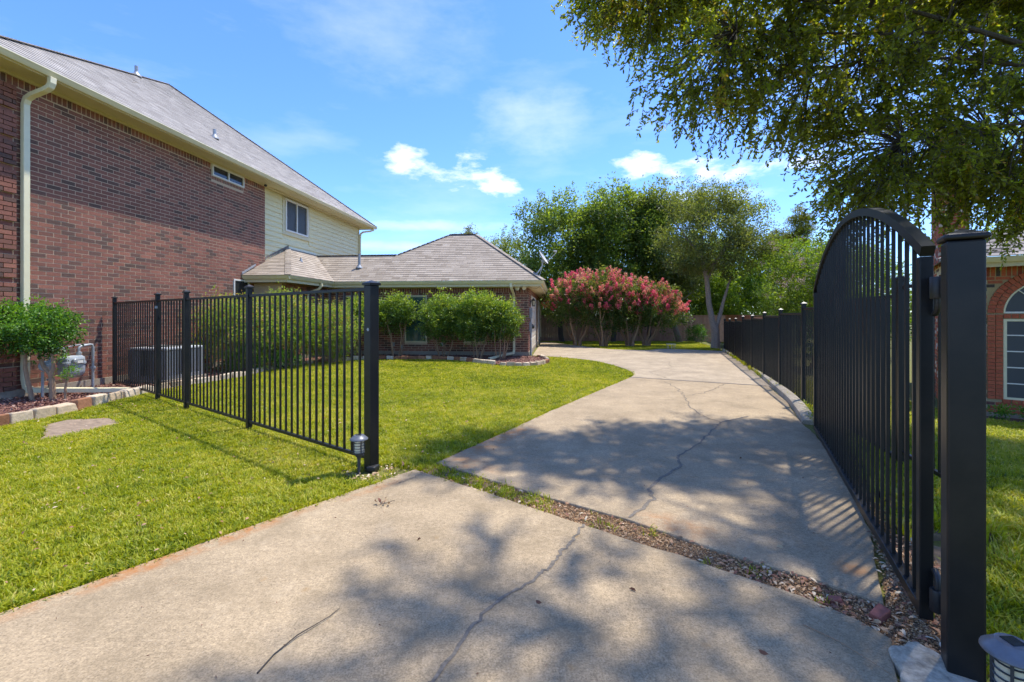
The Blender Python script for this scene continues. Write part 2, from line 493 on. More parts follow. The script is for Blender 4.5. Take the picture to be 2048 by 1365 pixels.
class MB:
    """collects shapes and links them as one mesh"""

    def __init__(self):
        self.v, self.f, self.t = [], [], []

    def add(self, vs, fs, tint=0.5):
        o = len(self.v)
        self.v.extend([tuple(x) for x in vs])
        self.f.extend([tuple(i + o for i in f) for f in fs])
        self.t.extend([tint] * len(fs))
        return self

    def box(self, c, s, rot=None, tint=0.5):
        hx, hy, hz = s[0] / 2, s[1] / 2, s[2] / 2
        vs = [Vector((x, y, z)) for x in (-hx, hx) for y in (-hy, hy) for z in (-hz, hz)]
        if rot is not None:
            if isinstance(rot, (int, float)):
                rot = Matrix.Rotation(rot, 3, 'Z')
            vs = [rot @ v for v in vs]
        c = Vector(c)
        vs = [v + c for v in vs]
        fs = [(0, 1, 3, 2), (4, 6, 7, 5), (0, 4, 5, 1), (2, 3, 7, 6), (0, 2, 6, 4), (1, 5, 7, 3)]
        return self.add(vs, fs, tint)

    def box2(self, a, b, tint=0.5):
        return self.box([(a[i] + b[i]) / 2 for i in range(3)], [abs(b[i] - a[i]) for i in range(3)], None, tint)

    def prism(self, poly, z0, z1, tint=0.5):
        n = len(poly)
        area = sum(poly[i][0] * poly[(i + 1) % n][1] - poly[(i + 1) % n][0] * poly[i][1] for i in range(n))
        if area < 0:
            poly = poly[::-1]
        vs = [(p[0], p[1], z0) for p in poly] + [(p[0], p[1], z1) for p in poly]
        fs = [tuple(range(n))[::-1], tuple(range(n, 2 * n))]
        fs += [(i, (i + 1) % n, n + (i + 1) % n, n + i) for i in range(n)]
        return self.add(vs, fs, tint)

    def tube(self, path, rad, n=8, tint=0.5, cap=True):
        P = [Vector(p) for p in path]
        if isinstance(rad, (int, float)):
            rad = [rad] * len(P)
        T = []
        for i in range(len(P)):
            d = P[min(i + 1, len(P) - 1)] - P[max(i - 1, 0)]
            T.append(d.normalized() if d.length > 1e-9 else Vector((0, 0, 1)))
        up = Vector((0, 0, 1)) if abs(T[0].z) < 0.9 else Vector((1, 0, 0))
        nrm = (up - T[0] * up.dot(T[0])).normalized()
        vs = []
        for i in range(len(P)):
            nrm = (nrm - T[i] * nrm.dot(T[i])).normalized()
            b = T[i].cross(nrm)
            for k in range(n):
                a = 2 * math.pi * k / n
                vs.append(P[i] + (nrm * math.cos(a) + b * math.sin(a)) * rad[i])
        fs = []
        for i in range(len(P) - 1):
            for k in range(n):
                k2 = (k + 1) % n
                fs.append((i * n + k, i * n + k2, (i + 1) * n + k2, (i + 1) * n + k))
        if cap:
            fs.append(tuple(range(n))[::-1])
            fs.append(tuple(range((len(P) - 1) * n, len(P) * n)))
        return self.add(vs, fs, tint)

    def lathe(self, prof, c, n=20, tint=0.5, axis=None):
        """prof: (radius, z) pairs"""
        vs = []
        c = Vector(c)
        q = Vector((0, 0, 1)).rotation_difference(Vector(axis)).to_matrix() if axis is not None else None
        for r, z in prof:
            for k in range(n):
                a = 2 * math.pi * k / n
                p = Vector((r * math.cos(a), r * math.sin(a), z))
                if q is not None:
                    p = q @ p
                vs.append(p + c)
        fs = []
        m = len(prof)
        for i in range(m - 1):
            for k in range(n):
                k2 = (k + 1) % n
                fs.append((i * n + k, i * n + k2, (i + 1) * n + k2, (i + 1) * n + k))
        fs.append(tuple(range(n))[::-1])
        fs.append(tuple(range((m - 1) * n, m * n)))
        return self.add(vs, fs, tint)

    def extrude(self, prof, p0, p1, out, tint=0.5):
        """closed profile (o, z) swept from p0 to p1; o along the 'out' vector"""
        p0, p1, out = Vector(p0), Vector(p1), Vector(out)
        n = len(prof)
        vs = [p0 + out * o + Vector((0, 0, z)) for o, z in prof] + [p1 + out * o + Vector((0, 0, z)) for o, z in prof]
        fs = [(i, (i + 1) % n, n + (i + 1) % n, n + i) for i in range(n)] + [tuple(range(n))[::-1], tuple(range(n, 2 * n))]
        return self.add(vs, fs, tint)

    def mesh(self, name):
        me = bpy.data.meshes.new(name)
        me.from_pydata([tuple(v) for v in self.v], [], self.f)
        set_tint(me, self.t)
        return me

    def build(self, name, mat, parent=None, smooth=False, bevel=0.0, loc=None):
        me = self.mesh(name)
        me.materials.append(mat)
        if smooth:
            me.polygons.foreach_set('use_smooth', [True] * len(me.polygons))
            me.set_sharp_from_angle(angle=R(40))
        o = link(name, me, None, parent, loc)
        if bevel:
            bm = o.modifiers.new('bevel', 'BEVEL')
            bm.width = bevel
            bm.segments = 2
            bm.limit_method = 'ANGLE'
        return o


# unit boxes with a tint, shared by separate pieces
UNIT = {}


def unit_box(mat_key, step):
    k = (mat_key, step)
    if k not in UNIT:
        b = MB().box((0, 0, 0), (1, 1, 1), None, step / 11.0)
        me = b.mesh('piece')
        me.materials.append(M[mat_key])
        UNIT[k] = me
    return UNIT[k]


def emit(pieces, name, mat_key, parent, pm=None, limit=300, label=None, weight=None):
    """pieces: (Matrix, tint). The pieces that show largest become objects, the rest one mesh"""
    pm = pm or Matrix.Identity(4)

    def size(p):
        w = pm @ p[0]
        c = w.translation
        if c.y < 0.5:
            return 0
        px = c.x / c.y
        pz = (c.z - EYE) / c.y
        inside = abs(px) < 1.13 and -0.83 < pz < 0.70
        s = max(w.col[0].length, w.col[1].length, w.col[2].length) / c.length
        return s if inside else s * 0.05
    order = sorted(pieces, key=size, reverse=True)
    for Mx, t in order[:limit]:
        o = link(name, unit_box(mat_key, int(max(0, min(1, t)) * 11)), None, parent)
        o.matrix_local = Mx
    rest = order[limit:]
    if rest:
        b = MB()
        cs = [Vector((x, y, z)) for x in (-.5, .5) for y in (-.5, .5) for z in (-.5, .5)]
        fs = [(0, 1, 3, 2), (4, 6, 7, 5), (0, 4, 5, 1), (2, 3, 7, 6), (0, 2, 6, 4), (1, 5, 7, 3)]
        for Mx, t in rest:
            b.add([Mx @ c for c in cs], fs, t)
        o = b.build(name, M[mat_key], parent)
        tag(o, kind='stuff')


def frame_m(o, x, y, z, sx, sy, sz):
    """matrix with given origin, axes and sizes"""
    x, y, z = Vector(x).normalized(), Vector(y).normalized(), Vector(z).normalized()
    m = Matrix.Identity(4)
    for i in range(3):
        m[i][0], m[i][1], m[i][2], m[i][3] = x[i] * sx, y[i] * sy, z[i] * sz, o[i]
    return m


def brick_field(org, u, n, width, z0, z1, course, length, holes=(), tint=None, proud=0.0025, joint=0.0125, shift=0.0, rnd=None):
    """running bond in the plane through org spanned by u and Z, facing n"""
    rnd = rnd or random
    u, n = Vector(u).normalized(), Vector(n).normalized()
    org = Vector(org)
    out = []
    nc = int(round((z1 - z0) / course))
    for k in range(nc):
        zc0 = z0 + k * course
        zc1 = zc0 + course - joint
        s = -(length / 2 if k % 2 else 0) - shift
        while s < width:
            a, b = max(s, 0), min(s + length - joint, width)
            s += length
            segs = [(a, b)]
            for (h0, h1, g0, g1) in holes:
                if zc1 > g0 and zc0 < g1:
                    ns = []
                    for (p, q) in segs:
                        if q <= h0 or p >= h1:
                            ns.append((p, q))
                        else:
                            if p < h0 - 0.02:
                                ns.append((p, h0 - 0.006))
                            if q > h1 + 0.02:
                                ns.append((h1 + 0.006, q))
                    segs = ns
            for (p, q) in segs:
                if q - p < 0.03:
                    continue
                c = org + u * ((p + q) / 2) + Vector((0, 0, (zc0 + zc1) / 2)) + n * (proud - .018 + rnd.uniform(-.0012, .0012))
                out.append((frame_m(c, u, n, (0, 0, 1), q - p, 0.03, zc1 - zc0), tint(rnd)))
    return out


def soldier_row(org, u, n, width, z0, h, pitch, tint, holes=(), proud=0.0015, joint=0.0145):
    u, n = Vector(u).normalized(), Vector(n).normalized()
    org = Vector(org)
    out = []
    k = int(width / pitch)
    for i in range(k):
        a = i * pitch
        if any(a + pitch > h0 and a < h1 for (h0, h1) in holes):
            continue
        c = org + u * (a + pitch / 2) + Vector((0, 0, z0 + h / 2)) + n * (proud - .018)
        out.append((frame_m(c, u, n, (0, 0, 1), pitch - joint, 0.03, h - joint), tint(random)))
    return out


def tint_house(r):
    x = r.random()
    return r.uniform(0.05, 0.36) if x < 0.24 else (r.uniform(0.45, 0.8) if x < 0.9 else r.uniform(0.8, 1.0))


def tint_old(r):
    x = r.random()
    return r.uniform(0, 0.12) if x < 0.14 else (r.uniform(0.2, 0.84) if x < 0.82 else r.uniform(0.9, 1.0))


def shingles(p_list, up, course=0.142, tab=(0.2, 0.4), thick=0.013, rnd=random):
    """p_list: planar convex polygon, first two points are the eave; returns thin tilted pieces"""
    P = [Vector(p) for p in p_list]
    o = P[0]
    s = (P[1] - P[0]).normalized()
    nrm = s.cross(Vector(up)).normalized()
    if nrm.z < 0:
        nrm = -nrm
    t = nrm.cross(s).normalized()
    if t.z < 0:
        t = -t
    Q = [((p - o).dot(s), (p - o).dot(t)) for p in P]
    tmax = max(q[1] for q in Q)
    out = []
    k = 0
    while k * course < tmax:
        tm = k * course + course * 0.5
        xs = []
        for i in range(len(Q)):
            a, b = Q[i], Q[(i + 1) % len(Q)]
            if (a[1] - tm) * (b[1] - tm) < 0:
                xs.append(a[0] + (b[0] - a[0]) * (tm - a[1]) / (b[1] - a[1]))
        k += 1
        if len(xs) < 2:
            continue
        x0, x1 = min(xs), max(xs)
        x = x0 - rnd.uniform(0, 0.2)
        while x < x1:
            w = rnd.uniform(*tab)
            a, b = max(x, x0), min(x + w, x1)
            x += w
            if b - a < 0.02:
                continue
            th = thick * rnd.uniform(0.85, 1.2)
            tilt = math.atan2(th, course) * 0.8
            ts = (t * math.cos(tilt) - nrm * math.sin(tilt)).normalized()
            ns = s.cross(ts)
            if ns.z < 0:
                ns = -ns
            c = o + s * ((a + b) / 2) + t * (tm) + nrm * (th * 0.55)
            out.append((frame_m(c, s, ts, ns, b - a - 0.004, course * 1.12, 0.008), min(1, max(0, rnd.gauss(0.58, 0.15)))))
    return out


def cap_pieces(p0, p1, width=0.22, step=0.13, rnd=random):
    p0, p1 = Vector(p0), Vector(p1)
    d = (p1 - p0)
    L_ = d.length
    d.normalize()
    side = d.cross(Vector((0, 0, 1)))
    side = side.normalized() if side.length > 0.01 else Vector((1, 0, 0))
    nrm = side.cross(d).normalized()
    if nrm.z < 0:
        nrm = -nrm
    out = []
    for i in range(int(L_ / step)):
        dt = (d * math.cos(0.09) - nrm * math.sin(0.09))
        nt_ = side.cross(dt).normalized()
        if nt_.z < 0:
            nt_ = -nt_
        out.append((frame_m(p0 + d * (i + .5) * step + nrm * 0.016, side, dt, nt_, width * .8, step * 1.25, 0.007), min(1, max(0, rnd.gauss(.7, .15)))))
    return out


# ------------------------------------------------------------------ foliage helpers
def unit_rows(a):
    return a / np.maximum(np.linalg.norm(a, axis=1, keepdims=True), 1e-9)


def leaf_object(name, pos, dirv, length, width, tint, mat, parent, hexa=False, fold=0.25, roll=None):
    """one mesh of many small folded leaves; dirv = direction from stalk to tip"""
    n = len(pos)
    d = unit_rows(dirv)
    ref = RNG.normal(size=(n, 3)) if roll is None else roll
    side = unit_rows(np.cross(d, ref))
    up = np.cross(side, d)
    L_ = np.asarray(length).reshape(-1, 1) * np.ones((n, 1))
    W = np.asarray(width).reshape(-1, 1) * np.ones((n, 1))
    if hexa:
        V = np.stack([pos, pos + d * L_ * .35 + side * W * .46 + up * W * fold, pos + d * L_ * .75 + side * W * .42 + up * W * fold,
                      pos + d * L_ - up * L_ * 0.10, pos + d * L_ * .75 - side * W * .42 + up * W * fold, pos + d * L_ * .35 - side * W * .46 + up * W * fold], axis=1)
        nv, tri = 6, np.array([[0, 1, 5], [1, 2, 5], [2, 4, 5], [2, 3, 4]])
    else:
        V = np.stack([pos, pos + d * L_ * .5 + side * W * .5 + up * W * fold, pos + d * L_, pos + d * L_ * .5 - side * W * .5 + up * W * fold], axis=1)
        nv, tri = 4, np.array([[0, 1, 2], [0, 2, 3]])
    V = V.reshape(-1, 3).astype(np.float32)
    Fc = (np.arange(n)[:, None, None] * nv + tri[None]).reshape(-1, 3)
    return tri_object(name, V, Fc, np.repeat(np.asarray(tint) * np.ones(n), len(tri)), mat, parent)


def tri_object(name, V, Fc, tint, mat, parent):
    me = bpy.data.meshes.new(name)
    me.vertices.add(len(V))
    me.vertices.foreach_set('co', V.astype(np.float32).ravel())
    nf = len(Fc)
    me.loops.add(nf * 3)
    me.loops.foreach_set('vertex_index', Fc.astype(np.int32).ravel())
    me.polygons.add(nf)
    me.polygons.foreach_set('loop_start', np.arange(0, nf * 3, 3, dtype=np.int32))
    me.update(calc_edges=True)
    set_tint(me, np.clip(tint, 0, 1))
    me.materials.append(mat)
    return link(name, me, None, parent)


def in_ellipsoids(ells, n, shell=0.45):
    """random points in a set of (centre, radii) lumps, more near the outside; returns points and outward directions"""
    vol = np.array([e[1][0] * e[1][1] * e[1][2] for e in ells]) ** 0.72
    idx = RNG.choice(len(ells), size=n, p=vol / vol.sum())
    d = unit_rows(RNG.normal(size=(n, 3)))
    r = RNG.random(n) ** (1 / 3.0)
    r = shell + (1 - shell) * r
    r *= RNG.uniform(0.82, 1.10, n)
    C = np.array([e[0] for e in ells])[idx]
    Rr = np.array([e[1] for e in ells])[idx]
    return C + d * Rr * r[:, None], d


def crown(name, ells, n_clump, per, clump_r, leaf, mat, parent, tint_mu=0.45, shell=0.5, top_bias=0.25, droop=0.0, hexa=False, aspect=0.5, zmin=None, flat=0.8, bough=None):
    if bough is None:
        bough = .17 * float(np.mean([min(e_[1]) for e_ in ells]))+ clump_r * .5
    # boughs first, then leaf clumps about each bough
    nb = max(4, n_clump // 11)
    bc, bd = in_ellipsoids(ells, nb, max(shell, .55))
    bs = bough * RNG.uniform(.6, 1.35, nb)
    bt = RNG.normal(0, .16, nb)
    bi = RNG.integers(0, nb, n_clump)
    fill = RNG.random(n_clump) < .16
    c2, d2 = in_ellipsoids(ells, n_clump, shell * .6)
    c = bc[bi] + RNG.normal(size=(n_clump, 3)) * bs[bi][:, None] * np.array([1, 1, flat])
    c[fill] = c2[fill]
    d = unit_rows(c - bc[bi] + bd[bi] * bs[bi][:, None] * 1.2)
    ct0 = bt[bi]
    if zmin is not None:
        k = c[:, 2] > zmin
        c, d = c[k], d[k]
    m = len(c)
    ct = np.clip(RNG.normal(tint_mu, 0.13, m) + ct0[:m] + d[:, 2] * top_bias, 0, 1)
    rep = np.repeat(np.arange(m), per)
    off = RNG.normal(size=(len(rep), 3)) * clump_r * RNG.uniform(0.5, 1.2, m)[rep][:, None] * np.array([1, 1, flat])
    pos = c[rep] + off
    dirv = unit_rows(off) * 0.9 + d[rep] * 0.5 + RNG.normal(size=(len(rep), 3)) * 0.55
    dirv[:, 2] -= droop
    ln = leaf * RNG.uniform(0.65, 1.25, len(rep))
    t = ct[rep] + RNG.normal(0, 0.15, len(rep))
    return leaf_object(name, pos, dirv, ln, ln * aspect, t, mat, parent, hexa)


def limb_mesh(paths, name, mat, parent, n=7):
    b = MB()
    for pth, rads in paths:
        b.tube(pth, rads, n, random.random())
    return b.build(name, mat, parent, smooth=True)


def wander(p0, p1, k, amp, seed=None):
    r = random.Random(seed)
    p0, p1 = Vector(p0), Vector(p1)
    out = []
    L_ = (p1 - p0).length
    for i in range(k + 1):
        t = i / k
        p = p0.lerp(p1, t)
        if 0 < i < k:
            p = p + Vector((r.uniform(-1, 1), r.uniform(-1, 1), r.uniform(-.5, .5))) * amp * L_
        out.append(p)
    return out


def taper(r0, r1, k):
    return [r0 + (r1 - r0) * i / k for i in range(k + 1)]


def poly_contains(poly, X, Y):
    inside = np.zeros(len(X), bool)
    n = len(poly)
    j = n - 1
    for i in range(n):
        xi, yi = poly[i]
        xj, yj = poly[j]
        c = ((yi > Y) != (yj > Y)) & (X < (xj - xi) * (Y - yi) / (yj - yi + 1e-12) + xi)
        inside ^= c
        j = i
    return inside


def smooth_poly(pts, k=6):
    """Catmull-Rom through the points"""
    out = []
    P = [Vector((*p, 0)) for p in pts]
    for i in range(len(P) - 1):
        a = P[max(i - 1, 0)]
        b, c = P[i], P[i + 1]
        d = P[min(i + 2, len(P) - 1)]
        for j in range(k):
            t = j / k
            q = 0.5 * ((2 * b) + (c - a) * t + (2 * a - 5 * b + 4 * c - d) * t * t + (3 * b - a - 3 * c + d) * t ** 3)
            out.append((q.x, q.y))
    out.append((P[-1].x, P[-1].y))
    return out

# ================================================================== GROUND
def fence_x(y):
    return 2.171 + 0.35 * y


def ground_z(X, Y):
    X, Y = np.asarray(X, float), np.asarray(Y, float)
    z = np.full(np.broadcast(X, Y).shape, -0.03)
    side = np.clip((X - fence_x(Y)) / 0.25, 0, 1)
    drop = -0.042 * np.clip(Y - 3.2, 0, 14) - 0.055 * np.clip(X - fence_x(Y), 0, 5)
    z = z + side * np.clip(drop, -0.75, 0)
    z = z - (1 - side) * 0.02 * np.clip(Y - 20, 0, 9)
    return z


def gz(x, y):
    return float(ground_z(np.array([x]), np.array([y]))[0])


def build_ground():
    xs = np.unique(np.concatenate([[-900, -400, -150, -60, -35], np.linspace(-24, 24, 121), [35, 60, 150, 400, 900]]))
    ys = np.unique(np.concatenate([[-400, -100, -30], np.linspace(-10, 36, 116), [45, 60, 100, 200, 450, 1200]]))
    X, Y = np.meshgrid(xs, ys)
    Z = ground_z(X, Y)
    V = np.stack([X, Y, Z], -1).reshape(-1, 3)
    nx, ny = len(xs), len(ys)
    fs = [(j * nx + i, j * nx + i + 1, (j + 1) * nx + i + 1, (j + 1) * nx + i) for j in range(ny - 1) for i in range(nx - 1)]
    me = bpy.data.meshes.new('ground')
    me.from_pydata(V.tolist(), [], fs)
    me.materials.append(M['lawn'])
    o = link('ground', me)
    tag(o, 'green lawn ground under the grass around the driveway', 'ground', kind='structure')


build_ground()

# outlines on the ground, in metres
LOW_L = [(-5.75, -2.0), (-2.51, 2.233), (-0.92, 4.314)]
LOW_F = [(-0.92, 4.314), (0.281, 3.364), (0.705, 3.013), (1.206, 2.626), (1.525, 2.356), (1.662, 2.189), (1.716, 2.057)]
LOW_R = [(1.716, 2.057), (1.532, 1.808), (-1.30, -2.0)]
UP_N = [(-0.762, 4.504), (0.303, 3.630), (0.804, 3.280), (1.293, 2.815), (1.644, 2.540), (1.880, 2.299)]
UP_R = [(1.880, 2.299), (2.43, 3.09), (3.087, 4.218), (3.70, 5.536), (3.94, 6.21)]
CURB = [(3.94, 6.21), (4.62, 7.64), (5.26, 9.23), (6.25, 11.76), (7.38, 14.9), (8.5, 18.45)]
UP_L = [(-0.762, 4.504), (-0.147, 5.58), (0.578, 6.92), (2.757, 10.63)]
LAWN_C = smooth_poly([(2.757, 10.63), (3.03, 11.35), (3.06, 12.5), (2.70, 14.3), (2.0, 15.4), (1.34, 16.0), (0.72, 16.35)], 5)
BACK_F = smooth_poly([(1.6, 24.74), (2.45, 23.3), (3.49, 20.76), (4.19, 19.4), (5.17, 18.98), (5.63, 18.9), (6.63, 19.6), (8.5, 18.45)], 4)


def rough_edge(pts, step=0.12, amp=0.008):
    out = []
    for i in range(len(pts) - 1):
        a, b = Vector((*pts[i], 0)), Vector((*pts[i + 1], 0))
        k = max(1, int((b - a).length / step))
        for j in range(k):
            q = a.lerp(b, j / k)
            out.append((q.x + random.uniform(-amp, amp), q.y + random.uniform(-amp, amp)))
    out.append(tuple(pts[-1][:2]))
    return out


def slab(name, poly, mat, label, top=0.0, thick=0.12):
    b = MB().prism(poly, top - thick, top)
    o = b.build(name, mat, bevel=0.012)
    return tag(o, label, 'driveway', kind='structure')


CON = (0.375, 0.283, 0.172)
M['con_low'] = mat_concrete('concrete_near', CON, [(-2.05, 2.75, 1.25, 0.13, R(52.6), 0.95), (-1.15, 3.8, .45, .09, R(52.6), 0.6)])
M['con_up'] = mat_concrete('concrete_mid', (0.38, 0.288, 0.178), [(-0.30, 5.15, 0.9, 0.28, R(60), 0.75), (0.05, 5.6, 0.55, 0.22, R(60), 0.7), (-.4, 4.45, .5, .25, R(-40), .5),
                                                     (1.15, 3.15, 0.45, 0.22, R(-38), 0.6), (1.95, 2.62, 0.16, 0.12, 0, 0.7)])
M['con_back'] = mat_concrete('concrete_far', (0.395, 0.312, 0.21), [])
M['kerb'] = mat_concrete('concrete_kerb', (0.47, 0.39, 0.28), [])

low_poly = rough_edge(LOW_L, .15) + rough_edge(LOW_F)[1:] + rough_edge(LOW_R, .15)[1:]
low = slab('driveway', low_poly, M['con_low'], 'weathered concrete driveway slab in the foreground before the gravel joint')
up_far = [(2.757, 10.63), (5.24, 9.30)]
up_poly = rough_edge(UP_N) + rough_edge(UP_R)[1:] + rough_edge([CURB[0], CURB[1], (5.24, 9.30)], .2)[1:] + rough_edge(up_far[::-1], .3, .004)[1:-1] + rough_edge(UP_L[::-1], .15)[:-1]
up = slab('driveway', up_poly, M['con_up'], 'concrete driveway slab behind the gravel joint, between lawn and open gate')
dj = Vector((0.475, 0.88)) * 0.05
back_near = [(5.24 + dj.x, 9.30 + dj.y), (2.757 + dj.x, 10.63 + dj.y)]
back_poly = [back_near[0]] + CURB[2:] + BACK_F[::-1][1:] + [(0.74, 16.4)] + LAWN_C[::-1][1:-1] + [back_near[1]]
bk = slab('driveway', back_poly, M['con_back'], 'sunlit far concrete driveway curving to the garage doors', top=-0.003)


def strip(pts, w, z, jitter=0.35, seed=1, sub=5, wander_amp=0.014):
    r = random.Random(seed)
    sub = 10
    P = []
    for i in range(len(pts) - 1):
        for j in range(sub):
            t = j / sub
            P.append((pts[i][0] + (pts[i + 1][0] - pts[i][0]) * t + r.uniform(-1, 1) * wander_amp, pts[i][1] + (pts[i + 1][1] - pts[i][1]) * t + r.uniform(-1, 1) * wander_amp))
    P.append(pts[-1])
    vs, fs = [], []
    for i, p in enumerate(P):
        a, b = P[max(i - 1, 0)], P[min(i + 1, len(P) - 1)]
        d = Vector((b[0] - a[0], b[1] - a[1])).normalized()
        nn = Vector((-d.y, d.x))
        ww = w * (1 + r.uniform(-jitter, jitter)) / 2
        vs += [(p[0] + nn.x * ww, p[1] + nn.y * ww, z), (p[0] - nn.x * ww, p[1] - nn.y * ww, z)]
        if i:
            k = 2 * i
            fs.append((k - 2, k - 1, k + 1, k))
    return MB().add(vs, fs)


strip([(-0.35, 1.60), (-0.32, 1.82), (-0.12, 2.27), (0.11, 2.5), (0.23, 2.66), (0.36, 2.89), (0.50, 3.17)], 0.020, 0.003, seed=3).build('crack_sealant', M['seal'], low)
strip([(0.84, 3.27), (1.12, 3.60), (1.155, 3.84), (1.65, 4.44), (1.70, 4.66), (2.14, 5.19), (2.54, 5.76), (2.83, 6.17), (3.4, 6.54)], 0.026, 0.003, seed=5).build('crack_sealant', M['seal'], up)
strip([(2.83, 6.17), (2.75, 6.9), (3.1, 8.2), (3.25, 8.9), (3.35, 9.9)], 0.013, 0.003, seed=7, wander_amp=.035).build('hairline_crack', M['crack'], up)
strip([(3.1, 8.2), (3.6, 8.5), (4.1, 9.1), (4.5, 9.6)], 0.012, 0.003, seed=8, wander_amp=.03).build('hairline_crack', M['crack'], up)
strip([(3.6, 10.35), (3.5, 11.6), (4.4, 12.6), (4.9, 14.2)], 0.010, 0.0005, seed=9, wander_amp=.04).build('hairline_crack', M['crack'], bk)
strip([(2.78, 10.645), (3.5, 10.26), (4.3, 9.83), (5.22, 9.335)], 0.085, 0.003, seed=11, wander_amp=.012).build('joint_filler', M['crack'], up)
strip([(-0.80, 4.21), (-0.93, 4.02), (-0.98, 3.95)], 0.006, 0.003, seed=10).build('hairline_crack', M['crack'], low)


# kerb along the right side, swept
def kerb():
    pts = smooth_poly(CURB, 6)
    prof = [(0.0, -0.05), (0.02, 0.06), (0.05, 0.08), (0.155, 0.08), (0.175, 0.068), (0.18, -0.35)]
    vs, fs = [], []
    n = len(prof)
    for i, p in enumerate(pts):
        a, b = pts[max(i - 1, 0)], pts[min(i + 1, len(pts) - 1)]
        d = Vector((b[0] - a[0], b[1] - a[1])).normalized()
        out = Vector((d.y, -d.x))
        ease = min(1.0, 0.35 + i * 0.33)
        for o_, z in prof:
            vs.append((p[0] + out.x * (o_ + .004), p[1] + out.y * (o_ + .004), z * ease if z > 0 else z))
    for i in range(len(pts) - 1):
        for k in range(n - 1):
            fs.append((i * n + k, (i + 1) * n + k, (i + 1) * n + k + 1, i * n + k + 1))
    fs.append(tuple(range(n))[::-1])
    fs.append(tuple(range((len(pts) - 1) * n, len(pts) * n)))
    fs = [f[::-1] for f in fs]
    o = MB().add(vs, fs).build('kerb', M['kerb'], smooth=True)
    tag(o, 'low pale concrete kerb along the right driveway edge', 'kerb', kind='structure')


kerb()

# ------------------------------------------------------------------ grass
def make_clump(seed, n, rad, h, w):
    r = random.Random(seed)
    b = MB()
    for i in range(n):
        a = r.uniform(0, 6.283)
        d = rad * math.sqrt(r.random())
        x, y = d * math.cos(a), d * math.sin(a)
        la = a + r.uniform(-1.2, 1.2)
        lean = r.uniform(0.15, 1.15)
        hh = h * r.uniform(0.6, 1.25)
        ww = w * r.uniform(0.7, 1.3)
        sx, sy = -math.sin(la) * ww / 2, math.cos(la) * ww / 2
        dx, dy = math.cos(la), math.sin(la)
        z1, o1 = hh * .55, lean * hh * .35
        z2, o2 = hh * (1.0 - 0.22 * lean), lean * hh * 1.0
        vs = [(x + sx, y + sy, -.01), (x - sx, y - sy, -.01), (x + dx * o1 + sx, y + dy * o1 + sy, z1), (x + dx * o1 - sx, y + dy * o1 - sy, z1), (x + dx * o2, y + dy * o2, z2)]
        b.add(vs, [(0, 1, 3, 2), (2, 3, 4)], min(1, max(0, r.gauss(0.5, 0.2))))
    me = b.mesh('grass_clump')
    me.materials.append(M['grass'])
    return bpy.data.objects.new('grass_clump', me)


CLUMPS = [make_clump(s, 15, 0.045, 0.045, 0.0062) for s in range(4)]
CLUMPS_FAR = [make_clump(20 + s, 13, 0.07, 0.042, 0.011) for s in range(4)]


def grass_nodes(clumps, name):
    ng = bpy.data.node_groups.new(name, 'GeometryNodeTree')
    ng.interface.new_socket('Geometry', in_out='INPUT', socket_type='NodeSocketGeometry')
    ng.interface.new_socket('Geometry', in_out='OUTPUT', socket_type='NodeSocketGeometry')
    N, L = ng.nodes.new, ng.links.new
    gi, go = N('NodeGroupInput'), N('NodeGroupOutput')
    iop = N('GeometryNodeInstanceOnPoints')
    j = N('GeometryNodeJoinGeometry')
    for c in clumps:
        oi = N('GeometryNodeObjectInfo')
        oi.inputs['Object'].default_value = c
        oi.inputs['As Instance'].default_value = True
        L(oi.outputs['Geometry'], j.inputs[0])
    L(gi.outputs[0], iop.inputs['Points'])
    L(j.outputs[0], iop.inputs['Instance'])
    iop.inputs['Pick Instance'].default_value = True
    rv = N('FunctionNodeRandomValue')
    rv.data_type = 'FLOAT_VECTOR'
    rv.inputs[0].default_value = (-0.18, -0.18, 0)
    rv.inputs[1].default_value = (0.18, 0.18, 6.283)
    L(rv.outputs[0], iop.inputs['Rotation'])
    na = N('GeometryNodeInputNamedAttribute')
    na.data_type = 'FLOAT'
    na.inputs['Name'].default_value = 'size'
    L(na.outputs['Attribute'], iop.inputs['Scale'])
    L(iop.outputs[0], go.inputs[0])
    return ng


NG_NEAR, NG_FAR = grass_nodes(CLUMPS, 'scatter_grass_near'), grass_nodes(CLUMPS_FAR, 'scatter_grass_far')


def scatter(poly, bands, holes=(), thin=None):
    """bands: (ymin, ymax, per_m2); returns points"""
    px, py = [p[0] for p in poly], [p[1] for p in poly]
    out = []
    for y0, y1, dens in bands:
        a0, a1 = max(y0, min(py)), min(y1, max(py))
        if a1 <= a0:
            continue
        n = int((max(px) - min(px)) * (a1 - a0) * dens)
        X = RNG.uniform(min(px), max(px), n)
        Y = RNG.uniform(a0, a1, n)
        # what the camera could see, with a margin for a step to the side
        k = poly_contains(poly, X, Y) & (np.abs(X) < 1.45 * Y + 1.5)
        for h in holes:
            k &= ~poly_contains(h, X, Y)
        if thin is not None:
            k &= RNG.random(n) < thin(X, Y)
        out.append(np.stack([X[k], Y[k]], 1))
    return np.concatenate(out) if out else np.zeros((0, 2))


def grass_object(name, pts, ng, label, size=(0.75, 1.25), z=None):
    me = bpy.data.meshes.new(name)
    Z = ground_z(pts[:, 0], pts[:, 1]) if z is None else z
    V = np.column_stack([pts, Z])
    me.vertices.add(len(V))
    me.vertices.foreach_set('co', V.astype(np.float32).ravel())
    a = me.attributes.new('size', 'FLOAT', 'POINT')
    a.data.foreach_set('value', RNG.uniform(size[0], size[1], len(V)).astype(np.float32))
    o = link(name, me)
    md = o.modifiers.new('scatter', 'NODES')
    md.node_group = ng
    return tag(o, label, 'grass', kind='stuff')


